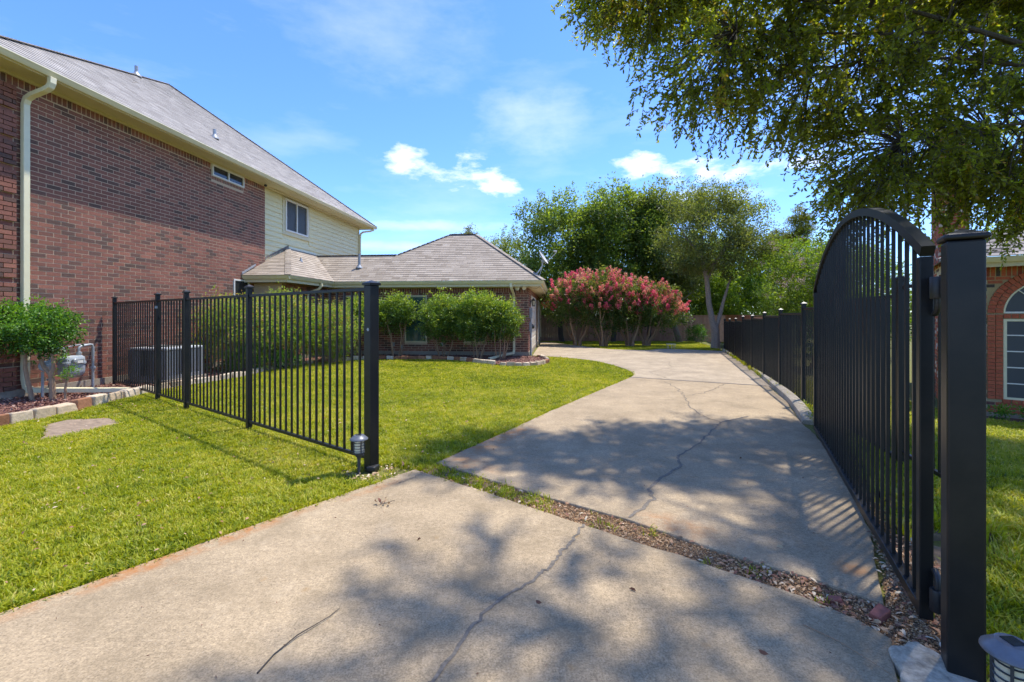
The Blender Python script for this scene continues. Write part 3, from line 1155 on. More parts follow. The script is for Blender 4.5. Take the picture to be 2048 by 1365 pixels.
BED_L = [(-6.79, 5.2), (-6.79, 6.04), (-6.74, 6.42), (-6.73, 6.88), (-6.85, 7.77), (-6.9, 8.41), (-6.95, 8.86)]
BED_IN = smooth_poly([(-6.95, 8.86), (-6.82, 9.42), (-6.62, 10.1), (-6.45, 10.9), (-6.5, 12.3), (-6.3, 13.4), (-5.7, 14.3), (-4.9, 14.95), (-3.7, 15.1), (-2.0, 14.85), (-1.0, 13.9), (-0.35, 13.25)], 3)
BED_TIP = smooth_poly([(-0.35, 13.25), (0.3, 13.05), (0.8, 13.35), (1.12, 14.1), (1.05, 15.1), (0.82, 15.85)], 3)
FLAG = [(-5.53, 5.336), (-6.24, 6.094), (-6.2, 6.36), (-5.73, 6.48), (-5.30, 6.18), (-5.40, 5.70)]
lawn_poly = LOW_L + UP_L + LAWN_C[1:-1] + [(0.85, 15.9)] + BED_TIP[::-1] + BED_IN[::-1] + BED_L[::-1] + [(-7.0, 2.0), (-7.2, -2.0)]


def lawn_thin(X, Y):
    s = np.ones(len(X))
    d = np.hypot((X + 6.1) / 0.9, (Y - 6.75) / 0.42)        # worn strip by the bed and fence
    s *= np.where(d < 1, 0.45, 1)
    d2 = np.hypot((X + 1.25) / 0.42, (Y - 4.22) / 0.22)      # bare soil round the post
    s *= np.where(d2 < 1, 0.12, 1)
    return s


pts = scatter(lawn_poly, [(-1, 4.6, 1150), (4.6, 7, 800), (7, 9, 520)], [FLAG], lawn_thin)
grass_object('lawn_grass', pts, NG_NEAR, 'bright green mown grass left of the driveway in front of the fence')
pts = scatter(lawn_poly, [(9, 12, 360), (12, 17, 230)])
grass_object('lawn_grass', pts, NG_FAR, 'yellow green mown grass before the garage bed behind the fence', (0.8, 1.2))
back_lawn = [(1.7, 24.6)] + BACK_F[1:-1] + [(8.6, 18.6), (11.2, 27.9), (1.7, 27.9)]
pts = scatter(back_lawn, [(18, 29, 190)])
grass_object('lawn_grass', pts, NG_FAR, 'strip of shaded lawn under the pink trees before the brown fence', (0.9, 1.3))
pts = scatter([(fence_x(3) + .1, 3), (fence_x(14) + .1, 14), (14, 14), (14, 0.3), (2.02, 0.9), (2.0, 1.9), (2.55, 2.6)], [(0, 4.8, 620), (4.8, 8, 420), (8, 14, 220)],
              [[(8.45, 8.75), (8.25, 8.3), (10.5, 6.35), (12, 5.2), (14, 6), (14, 14.2), (10, 14.2)]])
grass_object('lawn_grass', pts, NG_NEAR, 'green grass of the neighbouring lawn right of the gate post', (0.9, 1.6))
kp = CURB[0:]
strip_poly = [(p[0] + .19, p[1] - .04) for p in CURB] + [(fence_x(y) - .02, y) for y in (18.4, 12, 7, 4, 3)] + [(2.62, 3.0), (3.3, 4.25), (3.95, 5.5)]
pts = scatter(strip_poly, [(2.5, 9, 420), (9, 19, 150)])
grass_object('verge_grass', pts, NG_NEAR, 'long grass growing between the kerb and the black picket fence', (1.1, 2.3), z=np.full(len(pts), 0.01))
# soil under the verge between kerb and fence
o = MB().prism(strip_poly, -0.3, 0.012).build('verge', M['soil'])
tag(o, 'narrow soil verge between the kerb and the black fence', 'soil', kind='structure')


# ------------------------------------------------------------------ gravel joint, mulch beds
def pebbles(name, pts, size, z, mat, label, cat):
    n = len(pts)
    base = np.array([[1, 0, 0], [-1, 0, 0], [0, 1, 0], [0, -1, 0], [0, 0, 1], [0, 0, -1]], float)
    tri = np.array([[0, 2, 4], [2, 1, 4], [1, 3, 4], [3, 0, 4], [2, 0, 5], [1, 2, 5], [3, 1, 5], [0, 3, 5]])
    s = RNG.uniform(size[0], size[1], n)
    ang = RNG.uniform(0, 6.28, n)
    ca, sa = np.cos(ang), np.sin(ang)
    Bv = base[None] * (1 + RNG.normal(0, .2, (n, 6, 1))) * s[:, None, None] * np.array([1, .8, .55])
    Vx = Bv[..., 0] * ca[:, None] - Bv[..., 1] * sa[:, None] + pts[:, 0, None]
    Vy = Bv[..., 0] * sa[:, None] + Bv[..., 1] * ca[:, None] + pts[:, 1, None]
    Vz = Bv[..., 2] + z + RNG.uniform(0, size[1], n)[:, None]
    V = np.stack([Vx, Vy, Vz], -1).reshape(-1, 3)
    Fc = (np.arange(n)[:, None, None] * 6 + tri[None]).reshape(-1, 3)
    o = tri_object(name, V, Fc, np.repeat(RNG.random(n), 8), mat, None)
    return tag(o, label, cat, kind='stuff')


joint_poly = LOW_F + [(1.80, 1.75), (2.1, 2.2), (2.05, 2.45)] + UP_N[::-1]
o = MB().prism([(-1.0, 4.36), (-.7, 4.6)] + [(p[0] + .03, p[1] + .03) for p in UP_N] + [(2.55, 3.1), (2.75, 2.9), (2.1, 1.2), (1.4, 1.55)] + [(p[0] - .03, p[1] - .03) for p in LOW_F[::-1]], -0.1, -0.026).build('gravel_joint', M['soil'])
tag(o, 'strip of bare soil in the joint between driveway slabs', 'soil', kind='structure')
pts = scatter(joint_poly, [(1.5, 5, 15000)], thin=lambda X, Y: np.clip((X + 0.4) * 1.2, 0.12, 1))
pebbles('pea_gravel', pts, (0.003, 0.0075), -0.022, M['gravel'], 'brown pea gravel filling the joint between driveway slabs', 'gravel')
right_gap = [(1.88, 2.28), (2.43, 3.07), (3.05, 4.1), (3.2, 4.1), (2.7, 3.0), (2.25, 2.2), (1.8, 1.7), (1.72, 2.03)]
pts = scatter(right_gap, [(1.5, 5, 6500)])
pebbles('pea_gravel', pts, (0.003, 0.009), -0.024, M['gravel'], 'brown gravel and grit beneath the open gate beside the hinge post', 'gravel')


def litter(name, pts, z, size, label, mat='dry_leaf', tmu=.6):
    n = len(pts)
    pos = np.column_stack([pts, np.full(n, z) + RNG.uniform(0, .014, n)])
    d = RNG.normal(size=(n, 3)) * np.array([1, 1, .22])
    ln = RNG.uniform(size[0], size[1], n)
    roll = RNG.normal(size=(n, 3)) * np.array([1, 1, .25])
    roll = np.cross(d, np.cross(d, roll) * 0 + np.array([0, 0, 1.0]) + RNG.normal(size=(n, 3)) * .25)
    o = leaf_object(name, pos, d, ln, ln * .42, RNG.normal(tmu, .25, n), M[mat], None, True, .3, roll=np.cross(roll, d))
    return tag(o, label, 'leaves', kind='stuff')


pts = np.concatenate([scatter(right_gap, [(1.5, 5, 900)]), scatter([(1.2, 2.6), (1.3, 2.83), (1.88, 2.3), (1.7, 2.1)], [(1, 4, 1000)]), scatter(joint_poly, [(1, 4, 260)])])
litter('dry_leaf_litter', pts, -0.014, (0.018, 0.05), 'dry brown leaves lying in the gravel under the open gate')
pts = scatter([(-1.5, 4.05), (-1.55, 4.3), (-1.2, 4.5), (-.95, 4.4), (-.95, 4.2), (-1.2, 4.0)], [(3, 5, 420)])
litter('dry_leaf_litter', pts, -0.015, (0.02, 0.05), 'dry pinkish leaf litter round the foot of the latch post', tmu=.75)
pts = scatter([(-.95, 4.3), (-.76, 4.52), (.3, 3.63), (.28, 3.36)], [(3, 5, 160)])
litter('dry_leaf_litter', pts, -0.012, (0.02, 0.045), 'dry leaf scraps among weeds at the left end of the gravel joint', tmu=.7)
# weeds in the joint
pts = np.concatenate([scatter([(-.95, 4.32), (-.76, 4.52), (.3, 3.64), (.28, 3.36)], [(3, 5, 380)]), scatter(joint_poly, [(2, 5, 40)]),
                      scatter([(1.75, 1.75), (1.95, 2.0), (2.1, 1.9), (1.9, 1.5)], [(1, 3, 260)])])
grass_object('joint_weeds', pts, NG_NEAR, 'small green weeds growing in the gravel joint', (0.5, 1.2), z=np.full(len(pts), -0.026))

WALL0 = (-8.42, 9.63)
HROT = -math.atan(0.101)


def hw(lx, ly):
    """house frame to ground position"""
    c, s = math.cos(HROT), math.sin(HROT)
    return (WALL0[0] + lx * c - ly * s, WALL0[1] + lx * s + ly * c)


bed_poly = BED_L + BED_IN[1:] + BED_TIP[1:] + [hw(8.29, 7.0), hw(8.29, 7.5), hw(1.5, 7.5), hw(0.8, 4.6), hw(-.1, 4.6), hw(-.1, -4.6)]


def bed():
    import bmesh
    bm = bmesh.new()
    vs = [bm.verts.new((p[0], p[1], 0.02)) for p in bed_poly]
    f = bm.faces.new(vs)
    bmesh.ops.triangulate(bm, faces=[f])
    me = bpy.data.meshes.new('mulch_bed')
    bm.to_mesh(me)
    bm.free()
    if me.polygons[0].normal.z < 0:
        me.flip_normals()
    me.materials.append(M['mulch_bed'])
    tag(link('mulch_bed', me), 'reddish brown mulch bed along the brick house', 'mulch', kind='structure')
    pts = scatter(bed_poly, [(4, 9, 1100), (9, 13, 420), (13, 18, 380)])
    n = len(pts)
    pos = np.column_stack([pts, RNG.uniform(0.018, 0.045, n)])
    d = RNG.normal(size=(n, 3)) * np.array([1, 1, .35])
    ln = RNG.uniform(.025, .07, n)
    o = leaf_object('mulch_chips', pos, d, ln, ln * .4, RNG.normal(.5, .25, n), M['mulch'], None, False, .1)
    tag(o, 'loose reddish mulch chips covering the bed along the house', 'mulch', kind='stuff')


bed()


def edging(name, path, label, pitch, size, z0=-0.03, tints=None, seed=3):
    r = random.Random(seed)
    e = empty(name, (path[0][0], path[0][1], 0), 0, label, 'edging')
    # walk along the path
    P = [Vector((*p, 0)) for p in path]
    d_acc, i, pos = 0, 0, P[0].copy()
    k = 0
    while i < len(P) - 1:
        seg = P[i + 1] - pos
        ln = pitch * r.uniform(0.8, 1.25)
        a = pos.copy()
        need = ln
        while i < len(P) - 1 and (P[i + 1] - pos).length < need:
            need -= (P[i + 1] - pos).length
            pos = P[i + 1].copy()
            i += 1
        if i >= len(P) - 1:
            break
        pos = pos + (P[i + 1] - pos).normalized() * need
        b = pos
        dirv = (b - a)
        L_ = dirv.length
        c = (a + b) / 2
        ang = math.atan2(dirv.y, dirv.x)
        w, h = size[0] * r.uniform(.85, 1.15), size[1] * r.uniform(.85, 1.15)
        # chipped block: a box with jittered corners, sides slightly battered
        vs = []
        for sx in (-1, 1):
            for sy in (-1, 1):
                for sz in (0, 1):
                    q = Vector((sx * (L_ / 2 - .006) * (1 - .04 * sz), sy * w / 2 * (1 - .18 * sz), z0 if sz == 0 else h))
                    q += Vector((r.uniform(-1, 1), r.uniform(-1, 1), r.uniform(-1, 1) * sz)) * 0.020
                    q = Matrix.Rotation(ang, 3, 'Z') @ q
                    vs.append(q + c - e.location)
        fs = [(0, 1, 3, 2), (4, 6, 7, 5), (0, 4, 5, 1), (2, 3, 7, 6), (0, 2, 6, 4), (1, 5, 7, 3)]
        t = r.uniform(0.0, 0.3) if r.random() < 0.3 else r.uniform(0.36, .8)
        MB().add(vs, fs, t).build('edging_stone', M['stone'], e, bevel=0.018)
        k += 1
    return e


edging('stone_edging', [(-6.79, 4.9)] + BED_L[1:], 'chopped limestone edging of the mulch bed below the gas meter', 0.36, (0.15, 0.13))
edging('stone_edging', BED_IN, 'brick sized stone edging curving behind the fence to the garage bed', 0.26, (0.11, 0.10), seed=5)
edging('stone_edging', BED_TIP, 'rounded tip of stone edging at the garage corner bed', 0.24, (0.11, 0.10), seed=8)


def flag():
    r = random.Random(2)
    poly = rough_edge(FLAG + [FLAG[0]], .12, .03)[:-1]
    o = MB().prism(poly, -0.08, -0.004).build('flagstone', M['flag'], bevel=.01)
    tag(o, 'flat brown stepping slab sunk in the grass before the bed', 'paving slab')


flag()


# small things lying about
def limestone():
    r = random.Random(4)
    e = [(1.63, 1.98), (1.80, 2.03), (1.86, 1.88), (1.82, 1.70), (1.60, 1.50), (1.47, 1.55), (1.53, 1.75)]
    poly = rough_edge(e + [e[0]], .04, .010)[:-1]
    o = MB().prism(poly, -.09, 0.014).build('limestone_block', M['limestone'], bevel=.012)
    tag(o, 'pale pitted limestone block beside the foot of the hinge post', 'stone')


limestone()
for i, (x, y, a, s) in enumerate([(1.79, 2.22, .5, (.10, .05, .045)), (1.66, 2.34, -.3, (.06, .04, .035))]):
    r = random.Random(i + 50)
    b = MB().box((0, 0, 0), s)
    b.v = [tuple(c + r.uniform(-.006, .006) for c in v) for v in b.v]
    o = b.build('brick_fragment', M['brick_bit'], None, bevel=.006, loc=(x, y, s[2] / 2 - .028))
    o.rotation_euler = (0.12, -.1, a)
    tag(o, ['larger red brick fragment at the slab corner under the gate', 'smaller red brick fragment lying in the gravel joint'][i], 'brick')


def twig(name, pts, rad, label, mat='bark_tan'):
    o = MB().tube(pts, rad, 5).build(name, M[mat])
    tag(o, label, 'twig')


twig('twig', [(-1.035, 1.85, .004), (-1.02, 1.95, .006), (-.97, 2.06, .012), (-.88, 2.19, .008), (-.855, 2.26, .005)], [.004, .003, .003, .002, .001], 'thin curved twig lying on the foreground concrete', 'bark_dark')
twig('straw_stem', [(1.37, 2.14, .004), (1.45, 2.02, .012), (1.50, 1.90, .014), (1.53, 1.78, .02)], [.0025, .0025, .002, .001], 'pale straw stem lying near the limestone block')


def fallen_sprig():
    e = empty('fallen_sprig', (-1.035, 3.47, 0), 0, 'small dry oak sprig with curled leaves on the concrete', 'sprig')
    MB().tube([(0, 0, .004), (.05, .02, .012), (.11, .05, .02), (.12, .08, .012)], .002, 5).build('stem', M['bark_dark'], e)
    r = random.Random(3)
    for i in range(6):
        p = np.array([[r.uniform(0, .1), r.uniform(0, .06), .012]])
        d = np.array([[r.uniform(-1, 1), r.uniform(-1, .6), r.uniform(.1, .8)]])
        leaf_object('leaf', p, d, .045, .022, np.array([r.uniform(.2, .8)]), M['dry_leaf'], e, True, .35)


fallen_sprig()
SPOTS = [(-.61, 2.93, 'on the left part of the foreground slab'), (1.66, 2.86, 'pale and curled on the middle slab by the gate'), (-1.72, 3.35, 'red on the slab edge beside the left lawn'),
         (.15, 2.3, 'near the sealed crack of the foreground slab'), (2.3, 4.6, 'on the middle slab halfway along the gate'), (-.2, 4.9, 'near the corner of the middle slab'),
         (.62, 2.42, 'small and dark in the middle of the foreground slab'), (1.1, 1.95, 'on the foreground slab before the limestone block')]
for i, (x, y, s) in enumerate(SPOTS):
    p = np.array([[x, y, .006]])
    a = random.uniform(0, 6.28)
    o = leaf_object('fallen_leaf', p, np.array([[math.cos(a), math.sin(a), .08]]), random.uniform(.03, .05), .018, np.array([.98 if i == 1 else random.uniform(.05, .6)]), M['dry_leaf'], None, True, .3,
                    roll=np.array([[-math.sin(a), math.cos(a), .2]]))
    tag(o, 'single fallen leaf ' + s, 'leaf', 'fallen leaves on the driveway')
# specks of leaf crumbs too small to count
pts = np.concatenate([scatter(low_poly, [(1, 5, 9)]), scatter(up_poly, [(2, 11, 5)])])
n = len(pts)
d = RNG.normal(size=(n, 3)) * np.array([1, 1, .15])
o = leaf_object('leaf_crumbs', np.column_stack([pts, np.full(n, .004)]), d, RNG.uniform(.006, .02, n), RNG.uniform(.003, .009, n), RNG.uniform(0, .5, n), M['dry_leaf'], None)
tag(o, 'tiny brown leaf crumbs strewn over the driveway', 'leaves', kind='stuff')
pts = scatter(lawn_poly, [(1.5, 5, 26), (5, 9, 14)])
litter('grass_clippings', pts, 0.006, (0.015, 0.04), 'pale dry clippings lying in the left lawn', tmu=.62)
pts = scatter(lawn_poly, [(1.5, 9, 1.3)])
litter('lawn_leaves', pts, 0.015, (0.03, 0.06), 'a few brown leaves scattered on the left lawn', tmu=.3)

# ================================================================== HOUSE
def build_house():
    H = empty('brick_house', (*WALL0, 0), HROT, 'two storey brown brick house with cream siding and attached garage', 'house')
    pm = Matrix.Translation((*WALL0, 0)) @ Matrix.Rotation(HROT, 4, 'Z')
    Y0, YB, YE = -2.42, 4.985, 12.03          # wall start, brick end, siding end
    ZT = 5.62                                  # soffit height, upper storey
    EX, EZ = 0.55, 5.70                        # eave edge of the main roof
    ux, uy, uz = (1, 0, 0), (0, 1, 0), (0, 0, 1)
    # --- masonry backing (mortar colour) of the side wall, siding core
    win_n = (2.72, 3.98, 5.24, 5.56)
    win_l = (3.56, 4.22, 0.95, 2.50)
    b = MB()
    b.box2((-0.35, Y0 + .02, 0.16), (-0.004, YB, ZT))
    b.build('wall', M['mortar'], H)
    MB().box2((-0.37, Y0 - .02, -0.3), (0.028, YB + .02, 0.16)).build('foundation', M['foundation'], H)
    MB().box2((-0.4, YB + .004, 1.0), (-0.115, YE, ZT)).build('wall', M['siding'], H)
    MB().box2((-9.0, YE - .2, 0), (-0.42, YE, ZT)).build('wall', M['siding'], H)
    MB().box2((-9.0, Y0 + .02, 0), (-0.36, Y0 + .2, ZT)).build('wall', M['mortar'], H)
    P = []
    hol = [(win_n[0] - Y0, win_n[1] - Y0, win_n[2] - .1, win_n[3]), (win_l[0] - Y0, win_l[1] - Y0, win_l[2], win_l[3])]
    P += brick_field((0, Y0, 0), uy, ux, YB - Y0, 0.165, 5.41, 0.0807, 0.254, hol, tint_house)
    P += soldier_row((0, Y0, 0), uy, ux, YB - Y0, 5.415, 0.20, 0.088, tint_house, [(hol[0][0], hol[0][1])])
    P += soldier_row((0, Y0 + hol[0][0], 0), uy, ux, hol[0][1] - hol[0][0], win_n[2] - .1, 0.10, 0.062, tint_house)
    # corner quoins: bands of five courses standing proud
    z = 0.165
    k = 0
    while z < 5.3:
        P += brick_field((0.022, Y0, 0), uy, ux, 0.64, z, min(z + 5 * 0.0807, 5.41), 0.0807, 0.254, (), tint_house, proud=0.03, shift=.05)
        z += 6 * 0.0807
        k += 1
    # bump-out and garage masonry
    BX, BY, GY, GX, GE = 0.92, 4.45, 7.24, 8.314, 17.3
    ZW = 2.44
    b = MB()
    b.box2((-0.05, BY, 0.15), (BX - .004, BY + .25, ZW))
    b.box2((BX - .25, BY + .2, 0.15), (BX - .006, GY + .2, ZW))
    b.build('wall', M['mortar'], H)
    MB().box2((BX - .1, GY + .004, 0.15), (GX - .004, GY + .25, ZW)).build('wall', M['mortar'], H)
    MB().box2((GX - .25, GY + .01, 0.15), (GX - .006, GE, ZW)).build('wall', M['mortar'], H)
    MB().box2((BX - .1, GE - .2, 0.1), (GX - .02, GE, ZW)).build('wall', M['mortar'], H)
    MB().box2((-.05, BY - .025, -.3), (BX + .025, GY + .2, .15)).build('foundation', M['foundation'], H)
    MB().box2((BX + .027, GY - .025, -.3), (GX + .025, GE + .02, .15)).build('foundation', M['foundation'], H)
    w1, w2, w0 = (3.84, 4.66, 0.46, 2.16), (6.0, 6.82, 0.46, 2.16), (1.55, 2.0, 0.5, 2.16)
    hg = [(w[0] - BX, w[1] - BX, w[2], w[3]) for w in (w1, w2, w0)]
    P += brick_field((0, BY, 0), ux, (0, -1, 0), BX, 0.155, 2.23, 0.0807, 0.254, (), tint_house)
    P += soldier_row((0, BY, 0), ux, (0, -1, 0), BX, 2.235, 0.2, 0.088, tint_house)
    P += brick_field((BX, BY, 0), uy, ux, GY - BY, 0.155, 2.23, 0.0807, 0.254, (), tint_house)
    P += soldier_row((BX, BY, 0), uy, ux, GY - BY, 2.235, 0.2, 0.088, tint_house)
    P += brick_field((BX, GY, 0), ux, (0, -1, 0), GX - BX, 0.155, 2.23, 0.0807, 0.254, hg, tint_house)
    P += soldier_row((BX, GY, 0), ux, (0, -1, 0), GX - BX, 2.235, 0.2, 0.088, tint_house)
    doors = [(8.8, 12.5), (14.2, 16.4)]
    hd = [(d0 - GY, d1 - GY, 0, 2.13) for d0, d1 in doors]
    P += brick_field((GX, GY, 0), uy, ux, GE - GY, 0.155, 2.43, 0.0807, 0.254, hd, tint_house)
    emit(P, 'brick', 'brick', H, pm, 300)
    for (d0, d1) in doors:
        dr = MB().box2((GX - .02, d0, .02), (GX - .002, d1, 2.12)).build('garage_door', M['garage_door'], H)
        for j in range(4):
            for q in range(4):
                a = d0 + (d1 - d0) * (q + .08) / 4
                c = d0 + (d1 - d0) * (q + .92) / 4
                MB().box2((GX - .004, a, .08 + j * .52), (GX + .008, c, .50 + j * .52)).build('panel', M['garage_door'], dr)
        t = MB()
        t.box2((GX - .03, d0 - .05, 0.0), (GX + .016, d0 - .002, 2.18))
        t.box2((GX - .03, d1 + .002, 0.0), (GX + .016, d1 + .05, 2.18))
        t.box2((GX - .03, d0 - .05, 2.125), (GX + .018, d1 + .05, 2.2))
        t.build('door_trim', M['white'], H)
    # --- siding boards, lapped
    wu = (6.05, 7.75, 4.24, 5.54)
    zb, k = 2.6, 0
    while zb < ZT - .02:
        h = min(0.178, ZT - zb)
        segs = [(YB + .006, YE)]
        if zb + h > wu[2] and zb < wu[3]:
            segs = [(YB + .006, wu[0]), (wu[1], YE)]
        for (a, c) in segs:
            vs = [(-0.113, a, zb), (-0.076, a, zb - .012), (-0.076, c, zb - .012), (-0.113, c, zb), (-0.113, a, zb + h), (-0.104, a, zb + h), (-0.104, c, zb + h), (-0.113, c, zb + h)]
            MB().add(vs, [(0, 3, 2, 1), (1, 2, 6, 5), (4, 5, 6, 7), (0, 4, 7, 3), (0, 1, 5, 4), (3, 7, 6, 2)]).build('siding_board', M['siding'], H)
        zb += 0.166
    MB().box2((-.12, YE - .005, 2.6), (-.07, YE + .09, ZT)).build('corner_board', M['cream'], H)

    # --- windows
    def window(x, y0, y1, z0, z1, fw, mull, pane, depth=.05, sill=False, trim=None):
        w = MB()
        w.box2((x - .03, y0, z0), (x + depth, y0 + fw, z1))
        w.box2((x - .03, y1 - fw, z0), (x + depth, y1, z1))
        w.box2((x - .03, y0 + fw, z0), (x + depth - .002, y1 - fw, z0 + fw))
        w.box2((x - .03, y0 + fw, z1 - fw), (x + depth - .002, y1 - fw, z1))
        o = w.build('window', M['white'], H, bevel=.004)
        MB().box2((x - .02, y0 + fw - .01, z0 + fw - .01), (x + .008, y1 - fw + .01, z1 - fw + .01)).build('pane', pane, o)
        if mull:
            m = (y0 + y1) / 2
            MB().box2((x - .01, m - .022, z0 + fw), (x + depth - .008, m + .022, z1 - fw)).build('mullion', M['white'], o)
        if trim:
            t = MB()
            t.box2((x - .01, y0 - trim, z0 - trim), (x + .028, y0 - .001, z1 + .03))
            t.box2((x - .01, y1 + .001, z0 - trim), (x + .028, y1 + trim, z1 + .03))
            t.box2((x - .01, y0 - .001, z0 - trim), (x + .03, y1 + .001, z0 - .001))
            t.build('trim', M['cream'], o)
        return o
    window(-0.006, win_n[0], win_n[1], win_n[2], win_n[3], .045, True, M['glass_dark'], .045)
    window(-0.006, win_l[0], win_l[1], win_l[2], win_l[3], .045, False, M['glass_dark'], .03)
    window(-0.10, wu[0] + .14, wu[1] - .14, wu[2] + .14, wu[3] - .03, .06, True, M['screen_dark'], .06, trim=.135)

    def window_f(w, pane, nm=None):      # facing the lawn (garage front)
        b = MB()
        y = GY
        b.box2((w[0], y - .02, w[2]), (w[0] + .05, y + .06, w[3]))
        b.box2((w[1] - .05, y - .02, w[2]), (w[1], y + .06, w[3]))
        b.box2((w[0] + .05, y - .018, w[2]), (w[1] - .05, y + .06, w[2] + .05))
        b.box2((w[0] + .05, y - .018, w[3] - .06), (w[1] - .05, y + .06, w[3]))
        b.box2((w[0] + .05, y - .014, (w[2] + w[3]) / 2 - .02), (w[1] - .05, y + .05, (w[2] + w[3]) / 2 + .02))
        o = b.build('window', M['cream'], H, bevel=.004)
        MB().box2((w[0] + .04, y - .004, w[2] + .04), (w[1] - .04, y + .035, w[3] - .05)).build('pane', pane, o)
    window_f(w1, M['glass_teal'])
    window_f(w2, M['glass_teal'])
    window_f(w0, M['glass_dark'])

    # --- soffits, fascias, gutters
    MB().box2((-0.3, Y0 - .5, ZT), (0.47, YE + .5, ZT + .02)).build('soffit', M['cream'], H)
    MB().box2((-0.3, YE + .02, ZT - .001), (0.47, YE + .5, ZT + .0005)).build('soffit', M['cream'], H)
    b = MB()
    b.box2((0.47, Y0 - .5, ZT - .035), (0.497, YE + .5, EZ + .01))
    b.build('fascia', M['cream'], H)
    MB().box2((-8, YE + .5, ZT - .035), (0.497, YE + .527, EZ + .01)).build('fascia', M['cream'], H)
    MB().box2((-0.012, Y0, ZT - .055), (0.045, YE, ZT - .001)).build('frieze', M['cream'], H)
    gut = [(0, 0.09), (0, 0.0), (0.05, 0.0), (0.065, 0.02), (0.085, 0.045), (0.095, 0.075), (0.105, 0.082), (0.105, 0.098), (0.088, 0.098), (0.085, 0.088), (0.06, 0.06)]
    MB().extrude(gut, (0.5, Y0 - .5, ZT - .015), (0.5, YE + .6, ZT - .015), ux).build('gutter', M['gutter'], H, smooth=True)
    ZS = ZW + .02
    fx, fy = GX + .42, GY - .46
    MB().box2((BX - .05, fy, ZS), (GX + .4, GY + .1, ZS + .02)).build('soffit', M['cream'], H)
    MB().box2((GX - .1, GY + .101, ZS), (GX + .4, GE + .4, ZS + .02)).build('soffit', M['cream'], H)
    MB().box2((-.02, BY - .42, ZS), (BX + .42, fy - .001, ZS + .021)).build('soffit', M['cream'], H)
    MB().box2((BX + .3, fy - .025, ZS - .03), (fx, fy, ZS + .17)).build('fascia', M['cream'], H)
    MB().box2((fx, fy - .02, ZS - .03), (fx + .025, GE + .4, ZS + .17)).build('fascia', M['cream'], H)
    MB().box2((0, BY - .445, ZS - .03), (BX + .44, BY - .42, ZS + .17)).build('fascia', M['cream'], H)
    MB().box2((BX + .42, BY - .42, ZS - .03), (BX + .445, fy, ZS + .17)).build('fascia', M['cream'], H)
    MB().box2((BX, GY - .03, ZS - .045), (GX + .02, GY - .002, ZS - .001)).build('frieze', M['cream'], H)
    g2 = [(o, z * 1.05) for o, z in gut]
    zg = ZS + .066
    MB().extrude(g2, (BX + .46, fy - .026, zg), (fx + .12, fy - .026, zg), (0, -1, 0)).build('gutter', M['gutter'], H, smooth=True)
    MB().extrude(g2, (fx + .026, fy - .1, zg + .001), (fx + .026, GE + .4, zg + .001), ux).build('gutter', M['gutter'], H, smooth=True)
    MB().extrude(g2, (0.0, BY - .446, zg + .002), (BX + .54, BY - .446, zg + .002), (0, -1, 0)).build('gutter', M['gutter'], H, smooth=True)
    MB().extrude(g2, (BX + .446, BY - .5, zg + .003), (BX + .446, fy - .02, zg + .003), ux).build('gutter', M['gutter'], H, smooth=True)

    # --- downspouts (flat rectangular pipes)
    def spout(name, pts, wdir, w=.085, d=.06, mat='gutter', sub=None):
        b = MB()
        W = Vector(wdir).normalized()
        P_ = [Vector(p) for p in pts]
        ring = []
        for i, p in enumerate(P_):
            t = (P_[min(i + 1, len(P_) - 1)] - P_[max(i - 1, 0)]).normalized()
            nrm = t.cross(W).normalized()
            ring.append([p + W * (sx * w / 2) + nrm * (sy * d / 2) for sx, sy in ((-1, -1), (1, -1), (1, 1), (-1, 1))])
        vs = [q for r_ in ring for q in r_]
        fs = []
        for i in range(len(P_) - 1):
            for k_ in range(4):
                k2 = (k_ + 1) % 4
                fs.append((i * 4 + k_, i * 4 + k2, (i + 1) * 4 + k2, (i + 1) * 4 + k_))
        fs += [(3, 2, 1, 0), tuple(range(len(P_) * 4 - 4, len(P_) * 4))]
        return b.add(vs, fs).build(name, M[mat], H, bevel=.008)
    ys = -1.66
    sp = spout('downspout', [(0.56, ys + .02, 5.60), (0.56, ys + .015, 5.50), (0.535, ys + .01, 5.43), (0.46, ys, 5.38), (0.20, ys, 5.30), (0.10, ys, 5.24), (0.062, ys, 5.14), (0.058, ys, 3), (0.058, ys, 0.34), (0.09, ys, 0.2), (0.2, ys + .01, 0.13)], uy, .10, .075)
    spout('downspout_extension', [(0.13, ys - .01, 0.145), (0.5, ys + .12, .13), (1.52, ys + .52, .085)], (-.33, .94, 0), .115, .08)
    MB().box((1.522, ys + .521, .085), (.004, .10, .064), math.atan2(.40, 1.02)).build('outlet', M['meter_dark'], H)
    spout('downspout', [(0.54, YE + .30, 5.62), (0.53, YE + .30, 5.52), (0.40, YE + .24, 5.46), (0.1, YE + .12, 5.40), (0.0, YE + .08, 5.32), (-0.02, YE + .06, 5.2), (-0.02, YE + .06, 3.4)], uy, .085, .065)
    xs_ = 7.80
    spout('downspout', [(xs_ - .05, fy - .07, zg), (xs_ - .05, fy - .07, zg - .11), (xs_ - .03, fy + .02, zg - .2), (xs_ + .005, GY - .2, zg - .33), (xs_ + .01, GY - .05, zg - .45), (xs_ + .01, GY - .05, .22), (xs_ + .0, GY - .1, .12)], ux, .085, .06)
    spout('downspout_extension', [(xs_ - .01, GY - .09, .12), (xs_ - .25, GY - .7, .11), (xs_ - .62, GY - 1.75, .07)], (.94, -.3, 0), .09, .07)
    MB().box((xs_ - .622, GY - 1.755, .07), (.08, .004, .055), math.atan2(-.36, 1.05)).build('outlet', M['meter_dark'], H)
